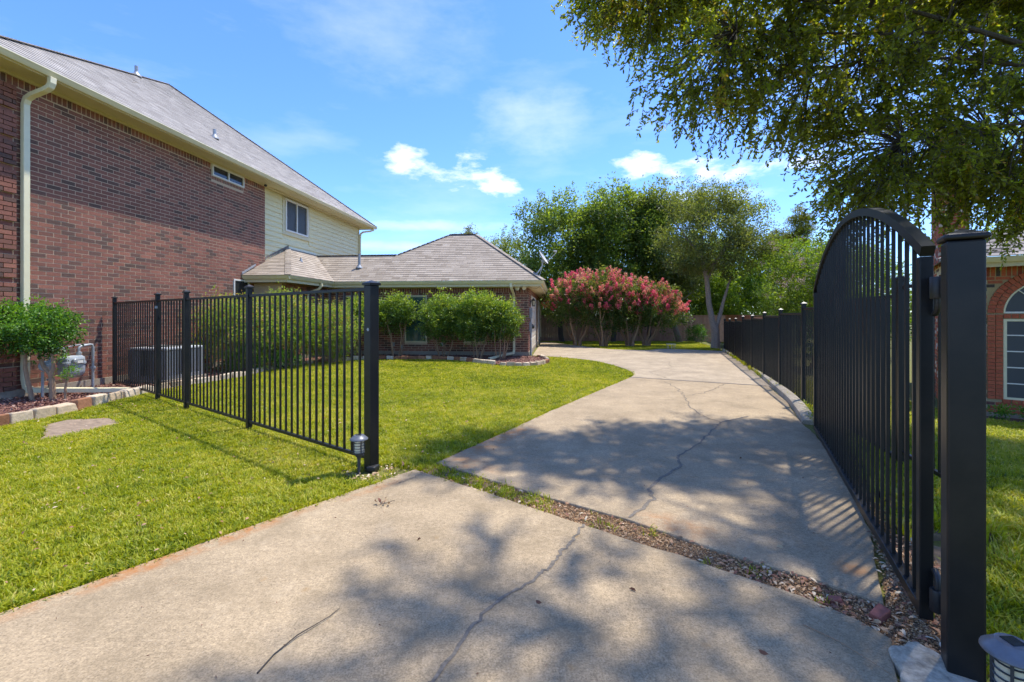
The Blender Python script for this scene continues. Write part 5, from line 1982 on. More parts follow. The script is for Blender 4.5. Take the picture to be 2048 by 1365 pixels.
# ================================================================== NEIGHBOUR HOUSE
def neighbour():
    bz = -.44
    ang = math.atan2(-.615, .788)
    org = (8.74, 8.5, bz)
    e = empty('neighbour_house', org, ang, 'red antique brick house with arched window beyond the gate post', 'house')
    pm = Matrix.Translation(org) @ Matrix.Rotation(ang, 4, 'Z')
    ux, n_ = (1, 0, 0), (0, -1, 0)
    ZT = 2.80
    MB().box2((0.006, .004, .10), (7, .3, ZT)).build('wall', M['mortar2'], e)
    MB().box2((.006, .31, .10), (.3, 9, ZT)).build('wall', M['mortar2'], e)
    MB().box2((-.02, -.025, -.4), (7, 9, .10)).build('foundation', M['foundation'], e)
    c = .0677
    # arched window opening: jambs of stacked headers, two rings
    xw0, xw1 = .30, 1.50
    cx, rad, zs = .90, .60, 1.93                # arch centre, radius, spring line
    j0 = xw0 - .205
    P = []
    holes = [(j0, xw1 + .205, .0 + .35, zs)]
    k = 0
    z = .105
    # plain brickwork, clipped round the arch
    pieces = brick_field((0, 0, 0), ux, n_, 2.6, z, 2.60, c, .203, [(j0, xw1 + .205, .35, zs)], tint_old, rnd=random.Random(5))
    for m_, t in pieces:
        px, pz = m_.translation.x, m_.translation.z
        w = m_.col[0].length
        if pz > zs - .01:
            near = min(abs(px - w / 2 - cx), abs(px + w / 2 - cx))
            if abs(px - cx) < w / 2:
                near = 0
            if math.hypot(near, pz - zs) < rad + .215:
                continue
        P.append((m_, t))
    P += soldier_row((0, 0, 0), ux, n_, 2.6, 2.60, .2, .0677, tint_old)
    for col in (0, 1):
        zz = .355
        while zz < zs - .03:
            for xx in (j0 + col * .103 + .05, xw1 + .205 - col * .103 - .05):
                P.append((frame_m((xx, -.006 - .012 * (1 - col), zz + .03), ux, (0, 1, 0), (0, 0, 1), .094, .04, c - .009), random.uniform(.45, .85)))
            zz += c
        rr = rad + .052 + (1 - col) * .103
        na = int(math.pi * rr / .075)
        for i in range(na):
            a = math.pi * (i + .5) / na
            pos = (cx + rr * math.cos(a), -.006 - .012 * (1 - col), zs + rr * math.sin(a))
            P.append((frame_m(pos, (math.cos(a), 0, math.sin(a)), (0, 1, 0), (-math.sin(a), 0, math.cos(a)), .094, .04, math.pi * rr / na - .010), random.uniform(.45, .85)))
    # brick sill and the brick band between fan light and window
    P += soldier_row((xw0 - .02, 0, 0), ux, n_, xw1 - xw0 + .04, .29, .075, .12, lambda r: r.uniform(.5, .85), proud=.03)
    P += soldier_row((xw0, 0, 0), ux, n_, xw1 - xw0, zs - .10, .09, .10, lambda r: r.uniform(.5, .85), proud=.02)
    emit(P, 'brick', 'brick2', e, pm, 300)
    # side wall
    S_ = brick_field((0, 0, 0), (0, 1, 0), (-1, 0, 0), 9, .105, 2.78, c, .203, (), tint_old, rnd=random.Random(6))
    b = MB()
    cs = [Vector((x, y, z)) for x in (-.5, .5) for y in (-.5, .5) for z in (-.5, .5)]
    fs = [(0, 1, 3, 2), (4, 6, 7, 5), (0, 4, 5, 1), (2, 3, 7, 6), (0, 2, 6, 4), (1, 5, 7, 3)]
    for Mx, t in S_:
        b.add([Mx @ q for q in cs], fs, t)
    tag(b.build('brick', M['brick2'], e), kind='stuff')
    # chimney stack against the side wall
    ch = MB().box2((-.44, 1.25, .05), (.02, 2.75, 5.75)).build('chimney', M['mortar2'], e)
    C_ = brick_field((-.446, 1.25, 0), (0, 1, 0), (-1, 0, 0), 1.5, .06, 5.7, c, .203, (), tint_old, rnd=random.Random(7))
    C_ += brick_field((-.446, 1.246, 0), (1, 0, 0), (0, -1, 0), .46, .06, 5.7, c, .203, (), tint_old, rnd=random.Random(8))
    b = MB()
    for Mx, t in C_:
        b.add([Mx @ q for q in cs], fs, t)
    tag(b.build('brick', M['brick2'], ch), kind='stuff')
    MB().box2((-.5, 1.19, 5.75), (.08, 2.81, 5.86)).build('crown', M['foundation'], ch)
    # window
    w = MB()
    zb, zt = .36, zs - .11
    w.box2((xw0, -.01, zb), (xw0 + .045, .05, zt))
    w.box2((xw1 - .045, -.01, zb), (xw1, .05, zt))
    w.box2((xw0 + .045, -.008, zb), (xw1 - .045, .05, zb + .04))
    w.box2((xw0 + .045, -.008, zt - .04), (xw1 - .045, .05, zt))
    wo = w.build('window', M['gutter'], e)
    g = MB().box2((xw0 + .03, .004, zb + .03), (xw1 - .03, .003 - .0015, zt - .03))
    g.build('pane', M['screen_dark'], wo)
    for i in range(1, 5):
        z = zb + (zt - zb) * i / 5
        MB().box2((xw0 + .045, -.012, z - .01), (xw1 - .045, .0, z + .01)).build('glazing_bar', M['white'], wo)
    for i in range(1, 4):
        x = xw0 + (xw1 - xw0) * i / 4
        MB().box2((x - .009, -.013, zb + .04), (x + .009, -.001, zt - .04)).build('glazing_bar', M['white'], wo)
    fan = [(cx + rad * .985 * math.cos(a), .0015, zs + rad * .985 * math.sin(a)) for a in np.linspace(0, math.pi, 25)]
    fo = MB().add(fan, [tuple(range(25))]).build('fan_light', M['screen_dark'], e)
    MB().tube([(p[0], -.004, p[2]) for p in fan], .018, 6).build('frame', M['gutter'], fo)
    MB().box((cx, -.004, zs + .012), (rad * 1.97, .03, .03)).build('frame', M['white'], fo)
    for a in (45, 90, 135):
        MB().tube([(cx, -.006, zs + .02), (cx + rad * math.cos(R(a)), -.006, zs + rad * math.sin(R(a)))], .009, 6).build('glazing_bar', M['white'], fo)
    # eave and roof
    MB().box2((-.42, -.42, ZT), (7, .3, ZT + .02)).build('soffit', M['cream'], e)
    MB().box2((-.42, .301, ZT), (.2, 9, ZT + .02)).build('soffit', M['cream'], e)
    MB().box2((-.42, -.445, ZT - .05), (7, -.42, ZT + .12)).build('fascia', M['cream'], e)
    MB().box2((-.445, -.44, ZT - .05), (-.42, 9, ZT + .12)).build('fascia', M['cream'], e)
    MB().extrude([(0, .09), (0, 0), (.06, 0), (.09, .05), (.10, .095), (.08, .095)], (-.5, -.446, ZT + .03), (7, -.446, ZT + .03), (0, -1, 0)).build('gutter', M['gutter'], e, smooth=True)
    zr = ZT + .13
    p0, p1 = (-.55, -.55, zr), (7, -.55, zr)
    A_ = (3.0, 3.0, zr + 3.55 * .62)
    B_ = (7, 3.0, zr + 3.55 * .62)
    D_ = (-.55, 9, zr)
    E_ = (3.0, 9, zr + 3.55 * .62)
    b = MB().add([p0, p1, B_, A_], [(0, 1, 2, 3)]).add([D_, p0, A_, E_], [(0, 1, 2, 3)])
    ro = b.build('roof', M['roof_felt'], e)
    pcs = shingles([p0, p1, B_, A_], Vector(B_) - Vector(p1), rnd=random.Random(3))
    pcs = [p for p in pcs if p[0].translation.x < 3.2]
    emit(pcs, 'shingle', 'shingle2', ro, pm, 80)
    cp = cap_pieces(p0, A_)
    b = MB()
    for Mx, t in cp:
        b.add([Mx @ q for q in cs], fs, t)
    tag(b.build('hip_cap', M['shingle2'], ro), kind='stuff')
    # bed before the wall
    bedp = [(-.1, -.02), (-.1, -.75), (.4, -.82), (2, -.8), (4, -.8), (4, -.02)]
    wp = [(pm @ Vector((x, y, 0))) for x, y in bedp]
    o = MB().prism([(p.x, p.y) for p in wp], -.9, bz + .03).build('mulch_bed', M['mulch_bed'])
    tag(o, 'dark mulch bed below the arched window of the neighbouring house', 'mulch', kind='structure')
    ed = [(pm @ Vector((x, y, 0))) for x, y in [(-.1, -.02), (-.12, -.75), (.4, -.84), (2, -.82), (4, -.82)]]
    ee = empty('bed_edging', (ed[0].x, ed[0].y, bz), 0, 'thin brown edging of the mulch bed under the arched window', 'edging')
    MB().tube([(p.x - ed[0].x, p.y - ed[0].y, .045) for p in ed], .022, 6).build('edging_strip', M['fence_brown'], ee)
    for i, (x, y) in enumerate([(.22, -.38), (.50, -.34)]):
        q = pm @ Vector((x, y, .03))
        s = empty('bedding_plant', q, 0, ['small leafy bedding plant, left of two under the arched window', 'small leafy bedding plant, right of two under the arched window'][i], 'plant', 'plants under the arched window')
        MB().tube([(0, 0, -.02), (0.01, 0, .1), (.0, .01, .18)], .006, 5).build('stem', M['bark_tan'], s)
        crown('foliage', [((0, 0, .14), (.15, .13, .10))], 24, 8, .035, .06, M['box'], s, .6)
    return e


neighbour()


# ------------------------------------------------------------------ small cream frame on the back lawn edge
def stand():
    e = empty('plant_stand', (6.88, 19.7, -.02), 0, 'small cream metal stand at the far driveway edge', 'stand')
    MB().box((0, 0, .21), (.36, .22, .025)).build('top', M['terminal'], e, bevel=.006)
    for sx in (-1, 0, 1):
        MB().tube([(sx * .155, -.08, .21), (sx * .12, -.08, 0)], .014, 6).build('leg', M['terminal'], e)
    MB().tube([(-.12, .08, .0), (-.155, .08, .21)], .014, 6).build('leg', M['terminal'], e)
    MB().tube([(.12, .08, .0), (.155, .08, .21)], .014, 6).build('leg', M['terminal'], e)


stand()

# ================================================================== PLANTS
def multi_stem(e, base_r, tops, mat, r0=.03, r1=.012, n=6, k=5, name='trunk', amp=.04):
    for i, (bx, by, tx, ty, tz) in enumerate(tops):
        limb_mesh([(wander((bx, by, -.05), (tx, ty, tz), k, amp, i + 5), taper(r0, r1, k))], name, mat, e, n)


# --- topiary holly by the gas meter
def topiary():
    x, y = -8.02, 7.72
    e = empty('topiary_shrub', (x, y, .0), 0, 'rounded clipped shrub on bare curved stems beside the downspout', 'shrub')
    P = [([(.0, -.1, -.05), (-.06, -.1, .25), (-.15, -.08, .55), (-.18, -.05, .85)], [.034, .032, .028, .02]),
         ([(.28, -.05, -.05), (.27, -.05, .3), (.24, -.04, .45), (.1, -.02, .58), (.0, .0, .75), (.02, .0, .95)], [.045, .042, .036, .03, .024, .018]),
         ([(.26, -.05, .4), (.29, -.05, .62), (.20, 0, .85), (.14, .0, 1.0)], [.03, .024, .02, .015]),
         ([(.45, .0, -.05), (.44, 0, .2), (.47, .02, .45), (.50, .0, .62)], [.02, .018, .012, .006])]
    for i, p in enumerate(P):
        q = [Vector(a) for a in p[0]]
        limb_mesh([(q, p[1])], 'stem', M['bark_tan'], e, 8)
    crown('foliage', [((-.22, 0, 1.25), (.60, .52, .40)), ((.14, .0, 1.20), (.27, .38, .36)), ((-.6, 0, 1.2), (.45, .42, .38)), ((.27, 0, 1.10), (.14, .26, .18))],
          1500, 9, .036, .046, M['box'], e, .48, .66, .30, aspect=.5, hexa=True, bough=.085)
    tag(crown('sprig_leaves', [((.46, .0, .55), (.10, .10, .16)), ((.33, 0, .75), (.12, .1, .1))], 60, 6, .03, .035, M['box'], e, .8, .2, .1), kind='stuff')


topiary()


# --- abelia mass behind the fence
def abelia(x, y, h, w, label, n, seed, top=.0):
    global RNG
    e = empty('flowering_shrub', (x, y, 0), 0, label, 'shrub', 'loose shrubs behind the picket fence')
    r = random.Random(seed)
    for i in range(9):
        a = r.uniform(0, 6.28)
        limb_mesh([(wander((.1 * math.cos(a), .1 * math.sin(a), -.05), (w * .42 * math.cos(a), w * .42 * math.sin(a), h * r.uniform(.6, .95)), 5, .03, i), taper(.018, .006, 5))], 'stem', M['bark_tan'], e, 5)
    ells = [((0, 0, h * .5), (w * .5, w * .42, h * .46)), ((-.2 * w, 0, h * .66), (w * .3, w * .3, h * .28)), ((.22 * w, 0, h * .6), (w * .3, w * .3, h * .3))]
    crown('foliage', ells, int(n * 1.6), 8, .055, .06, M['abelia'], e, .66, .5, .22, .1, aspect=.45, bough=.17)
    # long arching shoots with reddish tips
    pos, dr, tt = [], [], []
    st = MB()
    for i in range(26):
        a = r.uniform(0, 6.28)
        b = Vector((r.uniform(-.3, .3) * w, r.uniform(-.3, .3) * w, h * .75))
        t = b + Vector((math.cos(a) * .25, math.sin(a) * .25, r.uniform(.25, .55) + top))
        st.tube([b, b.lerp(t, .5) + Vector((0, 0, .05)), t], [.005, .004, .002], 4)
        for k in range(30):
            u = k / 30
            q = b.lerp(t, u) + Vector((0, 0, .1 * u * (1 - u)))
            pos.append(q)
            dr.append((r.gauss(0, 1), r.gauss(0, 1), .4))
            tt.append(.62 + .4 * u * r.random())
    st.build('shoot', M['bark_tan'], e)
    n_ = len(pos)
    leaf_object('shoot_leaves', np.array([tuple(p) for p in pos]), np.array(dr), RNG.uniform(.04, .07, n_), .02, np.array(tt), M['abelia'], e)


abelia(-7.05, 11.9, 1.95, 2.0, 'loose pale green shrub behind the fence beside the air conditioner', 1500, 1)
abelia(-6.55, 12.9, 2.15, 1.9, 'tallest arching shrub with reddish shoots in front of the bump-out', 1500, 2, .12)
abelia(-5.55, 13.9, 1.85, 1.5, 'loose shrub behind the fence nearest the latch post', 900, 3, .05)


def low_shrub(x, y, w, h, label, mat='box', n=160, leaf=.05):
    e = empty('low_shrub', (x, y, 0), 0, label, 'shrub')
    for i in range(4):
        a = i * 1.6
        limb_mesh([(wander((0, 0, -.03), (w * .3 * math.cos(a), w * .3 * math.sin(a), h * .7), 3, .04, i), taper(.012, .005, 3))], 'stem', M['bark_dark'], e, 5)
    crown('foliage', [((0, 0, h * .5), (w * .5, w * .5, h * .5))], n, 8, .06, leaf, M[mat], e, .4, .4)


low_shrub(-6.85, 11.6, 1.0, .62, 'low dark green shrub at the edging behind the fence', n=240)
low_shrub(-6.2, 12.4, .8, .5, 'low bright green shrub at the edging under the tall arching shrub', n=200)


# --- hollies in front of the garage
def holly(x, y, w, zlo, zhi, label, n, seed, d=None, tm=.52):
    e = empty('holly_shrub', (x, y, 0), 0, label, 'shrub', 'clipped hollies in front of the garage wall')
    r = random.Random(seed)
    d = d or w * .75
    zc, hz = (zlo + zhi) / 2, (zhi - zlo) / 2
    for i in range(5):
        a = r.uniform(0, 6.28)
        bx, by = .12 * math.cos(a), .10 * math.sin(a)
        tx, ty = .32 * w * math.cos(a + r.uniform(-.3, .3)), .3 * d * math.sin(a)
        limb_mesh([(wander((bx, by, -.05), (tx, ty, zlo + hz * .7), 5, .045, seed * 9 + i), taper(.024, .012, 5))], 'trunk', M['bark_tan'], e, 6)
    ells = [((0, 0, zc), (w * .5, d * .5, hz)), ((-.22 * w, -.05, zc - .1 * hz), (w * .32, d * .4, hz * .75)), ((.22 * w, -.03, zc + .12 * hz), (w * .30, d * .4, hz * .85)),
            ((.0, -.1, zc + .3 * hz), (w * .35, d * .35, hz * .75))]
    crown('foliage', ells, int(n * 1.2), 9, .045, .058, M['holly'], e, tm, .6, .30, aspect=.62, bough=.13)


holly(-5.05, 15.35, 1.45, .95, 2.0, 'holly shrub behind the pickets left of the latch post', 950, 1)
holly(-3.95, 15.55, 1.2, .9, 2.12, 'holly shrub before the first garage window beside the latch post', 950, 2)
holly(-2.30, 15.25, 1.55, .62, 2.05, 'left holly of the joined trio before the second garage window', 1500, 3)
holly(-1.15, 15.1, 1.5, .58, 2.2, 'tallest middle holly of the joined trio by the garage', 1500, 4, tm=.6)
holly(-.38, 14.95, 1.15, .62, 1.92, 'right holly of the joined trio nearest the garage downspout', 1000, 5, tm=.6)


# --- crape myrtles
def crape(x, y, w, h, label, seed, n=950, np_=80, trunk_h=.95, cx=0.0, lean=0.0):
    z0 = gz(x, y)
    e = empty('crape_myrtle', (x, y, z0), 0, label, 'tree', 'pink crape myrtles on the back lawn')
    r = random.Random(seed)
    for i in range(6):
        a = i * 1.05 + r.uniform(-.3, .3)
        bx, by = .13 * math.cos(a), .10 * math.sin(a)
        tx, ty = cx + .30 * w * math.cos(a), .28 * w * math.sin(a)
        mid = (bx + (tx - bx) * .35 + r.uniform(-.05, .05), by + (ty - by) * .35, trunk_h * .6)
        pth = [Vector((bx, by, -.1)), Vector((bx * 1.3, by * 1.3, trunk_h * .28)), Vector(mid), Vector(((mid[0] + tx) / 2, (mid[1] + ty) / 2, trunk_h * 1.15)), Vector((tx, ty, h * .7))]
        limb_mesh([(pth, [.075, .062, .048, .036, .014])], 'trunk', M['bark_tan'], e, 7)
        for k in range(2):
            p = pth[3]
            q = p + Vector((r.uniform(-.5, .5), r.uniform(-.4, .4), r.uniform(.5, .9)))
            limb_mesh([([p, p.lerp(q, .5) + Vector((.03, 0, .02)), q], [.022, .016, .008])], 'branch', M['bark_tan'], e, 5)
    zc = (trunk_h + h) / 2
    ells = [((cx, 0, zc), (w * .5, w * .42, (h - trunk_h) * .52)), ((cx - .28 * w, -.1, zc - .15), (w * .3, w * .32, (h - trunk_h) * .42)),
            ((cx + .28 * w, -.1, zc - .2), (w * .3, w * .32, (h - trunk_h) * .42)), ((cx, 0, zc + .25), (w * .36, w * .36, (h - trunk_h) * .42))]
    crown('foliage', ells, n, 13, .10, .095, M['myrtle'], e, .45, .5, .2, aspect=.5, bough=.22)
    # flower panicles on the outside of the crown
    c, d = in_ellipsoids(ells, np_ * 3, .94)
    k = (c[:, 2] > trunk_h + .1) & ((d[:, 2] > -.35)) & (d[:, 1] < .75)
    c, d = c[k][:np_ * 2], d[k][:np_ * 2]
    m = len(c)
    per = 52
    rep = np.repeat(np.arange(m), per)
    ax = unit_rows(d * .7 + np.array([0, 0, .8]))
    u = RNG.random(len(rep))
    sz = RNG.uniform(.6, 1.25, m)[rep]
    off = unit_rows(RNG.normal(size=(len(rep), 3))) * (.085 * (1 - .7 * u) * sz)[:, None]
    pos = c[rep] + ax[rep] * (u * .30 * sz)[:, None] + off
    ct = np.where(RNG.random(m) < .45, RNG.uniform(.2, .55, m), RNG.uniform(.6, 1.0, m)) + d[:, 2] * .1
    leaf_object('blossom', pos, RNG.normal(size=pos.shape), .07, .06, ct[rep] + RNG.normal(0, .1, len(rep)), M['blossom'], e)


crape(3.20, 22.3, 2.7, 3.45, 'leftmost pink crape myrtle, next to the garage corner', 1)
crape(4.35, 21.6, 2.2, 3.5, 'pink crape myrtle second from the garage, with thick vase of stems', 2)
crape(5.62, 21.7, 2.2, 3.2, 'pink crape myrtle third from the garage, with two slim stems', 3)
crape(6.55, 22.2, 2.7, 3.0, 'rightmost pink crape myrtle, beside the small cream stand', 4, cx=.25)


# --- background trees
def tree(name, x, y, label, trunk, ells, mat, n, per=34, clump=.36, leaf=.16, bark='bark_dark', group='trees behind the back fence', tm=.46, shell=.45, droop=.0, cat='tree', flat=.75, aspect=.5, z0=None):
    z = gz(x, y) if z0 is None else z0
    e = empty(name, (x, y, z), 0, label, cat, group)
    for i, (pth, rads) in enumerate(trunk):
        limb_mesh([([Vector(p) for p in pth], rads)], 'trunk' if i == 0 else 'limb', M[bark], e, 8)
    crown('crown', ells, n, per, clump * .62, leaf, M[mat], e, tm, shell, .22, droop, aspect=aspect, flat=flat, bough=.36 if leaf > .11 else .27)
    # upright shoots breaking the top outline
    c, d = in_ellipsoids(ells, 260, .98)
    k = d[:, 2] > .35
    c = c[k][:70]
    m = len(c)
    rep_ = np.repeat(np.arange(m), 26)
    u = RNG.random(len(rep_))
    hgt = RNG.uniform(.25, .8, m)[rep_]
    pos = c[rep_] + np.column_stack([RNG.normal(0, .07, len(rep_)), RNG.normal(0, .07, len(rep_)), u * hgt])
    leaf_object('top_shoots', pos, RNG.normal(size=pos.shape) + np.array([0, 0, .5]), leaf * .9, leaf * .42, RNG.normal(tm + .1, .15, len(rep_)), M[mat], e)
    return e


def simple_trunk(h, r, lean=(0, 0), spread=1.6, seed=0, nl=5, zf=.3):
    rr = random.Random(seed)
    T = [(wander((0, 0, -.2), (lean[0], lean[1], h), 5, .02, seed), taper(r, r * .45, 5))]
    for i in range(nl):
        a = i * 6.28 / nl + rr.uniform(-.5, .5)
        b = Vector((lean[0], lean[1], h)) * rr.uniform(zf + .3, .98)
        t = b + Vector((math.cos(a) * spread, math.sin(a) * spread, rr.uniform(.9, 2.0)))
        T.append((wander(b, t, 4, .05, seed * 7 + i), taper(r * .42, r * .12, 4)))
    return T


def blobs(cx, cy, z0, z1, w, k, seed, dscale=.8):
    r = random.Random(seed)
    out = [((cx, cy, (z0 + z1) / 2), (w * .42, w * .38 * dscale, (z1 - z0) * .42))]
    for i in range(k):
        t = r.random()
        zz = z0 + (z1 - z0) * (.15 + .75 * t)
        rad = w * r.uniform(.16, .27)
        a = r.uniform(0, 6.28)
        rr = w * .36 * math.sqrt(max(.1, 1 - (2 * t - 1.05) ** 2 * .8))
        out.append(((cx + rr * math.cos(a), cy + rr * math.sin(a) * dscale, zz), (rad, rad * dscale, rad * r.uniform(.65, 1.0))))
    return out


# evergreen oaks in a row, from the garage to the right
tree('oak_tree', 3.0, 27.0, 'dark oak rising behind the garage roof, left end of the row', simple_trunk(3.2, .17, (-.3, 0), 1.6, 1), blobs(-.2, 0, 1.0, 8.9, 5.0, 16, 1), 'tree_dark', 900)
tree('oak_tree', 6.0, 27.1, 'dark oak with yellow green top above the pink blossoms', simple_trunk(3.4, .16, (.2, 0), 1.6, 2), blobs(0, 0, 1.0, 9.3, 4.8, 16, 2), 'tree_dark', 900, tm=.5)
tree('oak_tree', 8.2, 27.2, 'narrow dark oak in the middle of the row', simple_trunk(3.4, .15, (.1, 0), 1.3, 3), blobs(0, 0, 1.0, 9.0, 3.6, 14, 3), 'tree_dark', 720, tm=.34)
tree('oak_tree', 10.0, 27.0, 'oak with leaning grey trunk standing by the brown fence', simple_trunk(3.0, .19, (-.9, 0), 1.5, 4), blobs(-.4, 0, 1.6, 9.4, 4.4, 14, 4), 'tree_grey', 800, bark='bark')
# the olive grey tree on the lawn
T = [([(0, 0, -.2), (.02, 0, .35), (.0, 0, .85), (-.12, 0, 1.15)], [.24, .19, .175, .15]),
     ([(-.1, 0, 1.1), (-.28, 0, 2.0), (-.36, 0, 3.0), (-.62, 0, 4.1), (-.5, .1, 5.2)], [.135, .12, .105, .08, .05]),
     ([(.06, 0, 1.0), (.22, 0, 1.5), (.34, .0, 2.0), (.7, 0, 3.2)], [.10, .085, .07, .04]),
     ([(-.62, 0, 4.1), (-1.3, 0, 4.9), (-1.8, 0, 5.6)], [.06, .045, .02]), ([(-.4, 0, 3.4), (.5, 0, 4.4), (1.2, 0, 5.2)], [.06, .045, .02]),
     ([(-.36, 0, 3.0), (.1, -.4, 4.2), (.6, -.7, 5.2)], [.05, .04, .02])]
tree('lawn_tree', 8.95, 20.05, 'olive grey tree with pale forked trunk on the back lawn', T, [((-.3, 0, 5.1), (2.0, 1.7, 1.9)), ((.9, .1, 5.3), (1.3, 1.2, 1.2)), ((-1.3, 0, 4.5), (1.1, 1.2, 1.1)), ((.2, -.2, 6.3), (1.2, 1.0, .9)), ((1.55, 0, 4.6), (.9, .8, .8)), ((-.9, 0, 6.2), (.9, .9, .7)), ((.2, 0, 3.7), (1.2, 1, .6))],
     'tree_grey', 1250, 30, .22, .095, 'bark', 'trees on the back lawn', .45, .35)
# far trees beyond the fence
tree('far_tree', 1.0, 31.5, 'dark low tree behind the garage corner and brown fence', simple_trunk(2.4, .14, (0, 0), 1.4, 31), blobs(0, 0, .2, 5.6, 5.0, 12, 31), 'tree_dark', 520, 26, .38, .18, tm=.34)
tree('far_tree', 5.2, 32.5, 'dark low tree behind the pink blossoms and brown fence', simple_trunk(2.4, .14, (0, 0), 1.4, 32), blobs(0, 0, .2, 6.2, 5.6, 12, 32), 'tree_dark', 560, 26, .38, .18, tm=.36)
tree('far_tree', 9.6, 32.5, 'dark green low tree behind the pale lawn tree', simple_trunk(2.4, .14, (0, 0), 1.4, 33), blobs(0, 0, .2, 6.2, 5.6, 12, 33), 'tree_dark', 560, 26, .38, .18, tm=.46)
tree('far_tree', -3.3, 34, 'sparse feathery treetop just above the garage ridge', simple_trunk(5, .15, (0, 0), 1.2, 8), blobs(0, 0, 4.0, 8.1, 2.6, 8, 8), 'cypress', 230, 20, .3, .15, tm=.55)
tree('far_tree', -.2, 32, 'young olive treetop right of the garage ridge', simple_trunk(4, .14, (0, 0), 1.2, 9), blobs(0, 0, 3.0, 7.9, 3.0, 9, 9), 'tree_grey', 330, 22, .3, .14, tm=.55)
tree('far_tree', 12.4, 31, 'bright yellow green tree low beside the pale lawn tree', simple_trunk(2.6, .14, (0, 0), 1.5, 10), blobs(0, 0, .0, 6.2, 5.4, 16, 10), 'tree_light', 900, 26, .36, .16, tm=.55, droop=.3)
tree('far_tree', 15.3, 31.5, 'light green layered tree behind the black fence', simple_trunk(2.6, .14, (0, 0), 1.6, 11), blobs(0, 0, -.2, 6.4, 5.6, 16, 11), 'tree_light', 950, 26, .36, .16, tm=.48, droop=.4)
tree('far_tree', 16.4, 36, 'greenish oak top between the lawn tree and the cypress', simple_trunk(4, .16, (0, 0), 1.6, 12), blobs(0, 0, 2.0, 8.4, 5.0, 12, 12), 'tree_dark', 480, 22, .4, .18, tm=.62)


def far_woods():
    ells = [((x, 47 + 3 * math.sin(x), 2.6), (3.4, 2.5, 3.2)) for x in range(-14, 66, 4)]
    o = crown('far_woods', ells, 2600, 18, .5, .34, M['tree_dark'], None, .42, .4, .2, bough=.6)
    tag(o, 'distant line of trees low behind the back fence', 'trees', kind='stuff')


far_woods()


def cypress(x, y, h, label):
    z = gz(x, y)
    e = empty('cypress_tree', (x, y, z), 0, label, 'tree')
    limb_mesh([([Vector((0, 0, -.2)), Vector((.03, 0, h * .5)), Vector((0, 0, h))], [.2, .11, .02])], 'trunk', M['bark'], e, 8)
    ells = []
    r = random.Random(5)
    for i in range(20):
        t = i / 19
        zz = h * (.28 + .68 * t)
        w = 3.4 * (1 - t) ** .95 + .22
        a = i * 2.4
        ells.append(((w * .5 * math.cos(a), w * .5 * math.sin(a), zz), (w * .55, w * .5, .5 - .2 * t)))
        limb_mesh([([Vector((0, 0, zz - .2)), Vector((w * .8 * math.cos(a), w * .8 * math.sin(a), zz + .05))], [.04, .012])], 'limb', M['bark'], e, 5)
    for part in (ells[:8], ells[8:14], ells[14:]):
        crown('crown', part, 420, 22, .14, .14, M['cypress'], e, .5, .3, .2, aspect=.35, bough=.22)


cypress(21.8, 34.5, 10.4, 'pointed olive cypress rising above the other far trees')
cypress(19.4, 33.6, 8.6, 'shorter pointed cypress left of the tall cypress')
cypress(24.5, 35.5, 7.6, 'cypress top just above the arched gate')


def pale_crape():
    x, y = 12.6, 19.0
    e = empty('crape_myrtle', (x, y, gz(x, y)), 0, 'pale pink flowering tree beyond the black fence', 'tree')
    T = simple_trunk(1.8, .1, (.1, 0), 1.3, 14)
    for i, (pth, rads) in enumerate(T):
        limb_mesh([(pth, rads)], 'trunk' if i == 0 else 'limb', M['bark_tan'], e, 7)
    ells = blobs(.3, 0, .5, 5.3, 4.4, 14, 15)
    crown('foliage', ells, 1300, 20, .15, .10, M['tree_light'], e, .42, .45, .2, bough=.28)
    c, d = in_ellipsoids(ells, 300, 1.0)
    k = (d[:, 2] > .05)
    c, d = c[k][:120], d[k][:120]
    m = len(c)
    rep = np.repeat(np.arange(m), 30)
    pos = c[rep] + RNG.normal(size=(len(rep), 3)) * np.array([.07, .07, .06])
    leaf_object('blossom', pos, RNG.normal(size=pos.shape), .04, .035, RNG.random(len(rep)), M['blossom_pale'], e)


pale_crape()
tree('far_tree', 17.8, 24.5, 'leafy bright tree behind the arched gate', simple_trunk(2.4, .14, (0, 0), 1.5, 16), blobs(0, 0, -.2, 6.0, 5.2, 14, 16), 'tree_light', 900, 26, .3, .13, tm=.5)
tree('far_tree', 20.5, 17.5, 'light green tree above the neighbouring roof', simple_trunk(3, .15, (0, 0), 1.6, 17), blobs(0, 0, 1.0, 7.0, 5.4, 12, 17), 'tree_light', 520, 22, .3, .13, tm=.62)

# bare oak trunks standing before the brown fence
for i, (x, y, lx, r_) in enumerate([(2.45, 26.2, -.45, .17), (9.25, 26.3, .05, .14), (8.0, 26.6, .5, .13), (7.05, 26.0, -.5, .13)]):
    pass


def ball_shrub():
    x, y = 10.6, 26.2
    e = empty('round_shrub', (x, y, gz(x, y)), 0, 'small round dark green shrub before the brown fence', 'shrub')
    for i in range(3):
        limb_mesh([(wander((0, 0, -.05), (.2 * math.cos(i * 2.1), .2 * math.sin(i * 2.1), .6), 3, .03, i), taper(.02, .008, 3))], 'stem', M['bark_dark'], e, 5)
    crown('foliage', [((0, 0, .50), (.52, .5, .52))], 300, 10, .08, .07, M['box'], e, .25, .5)


ball_shrub()


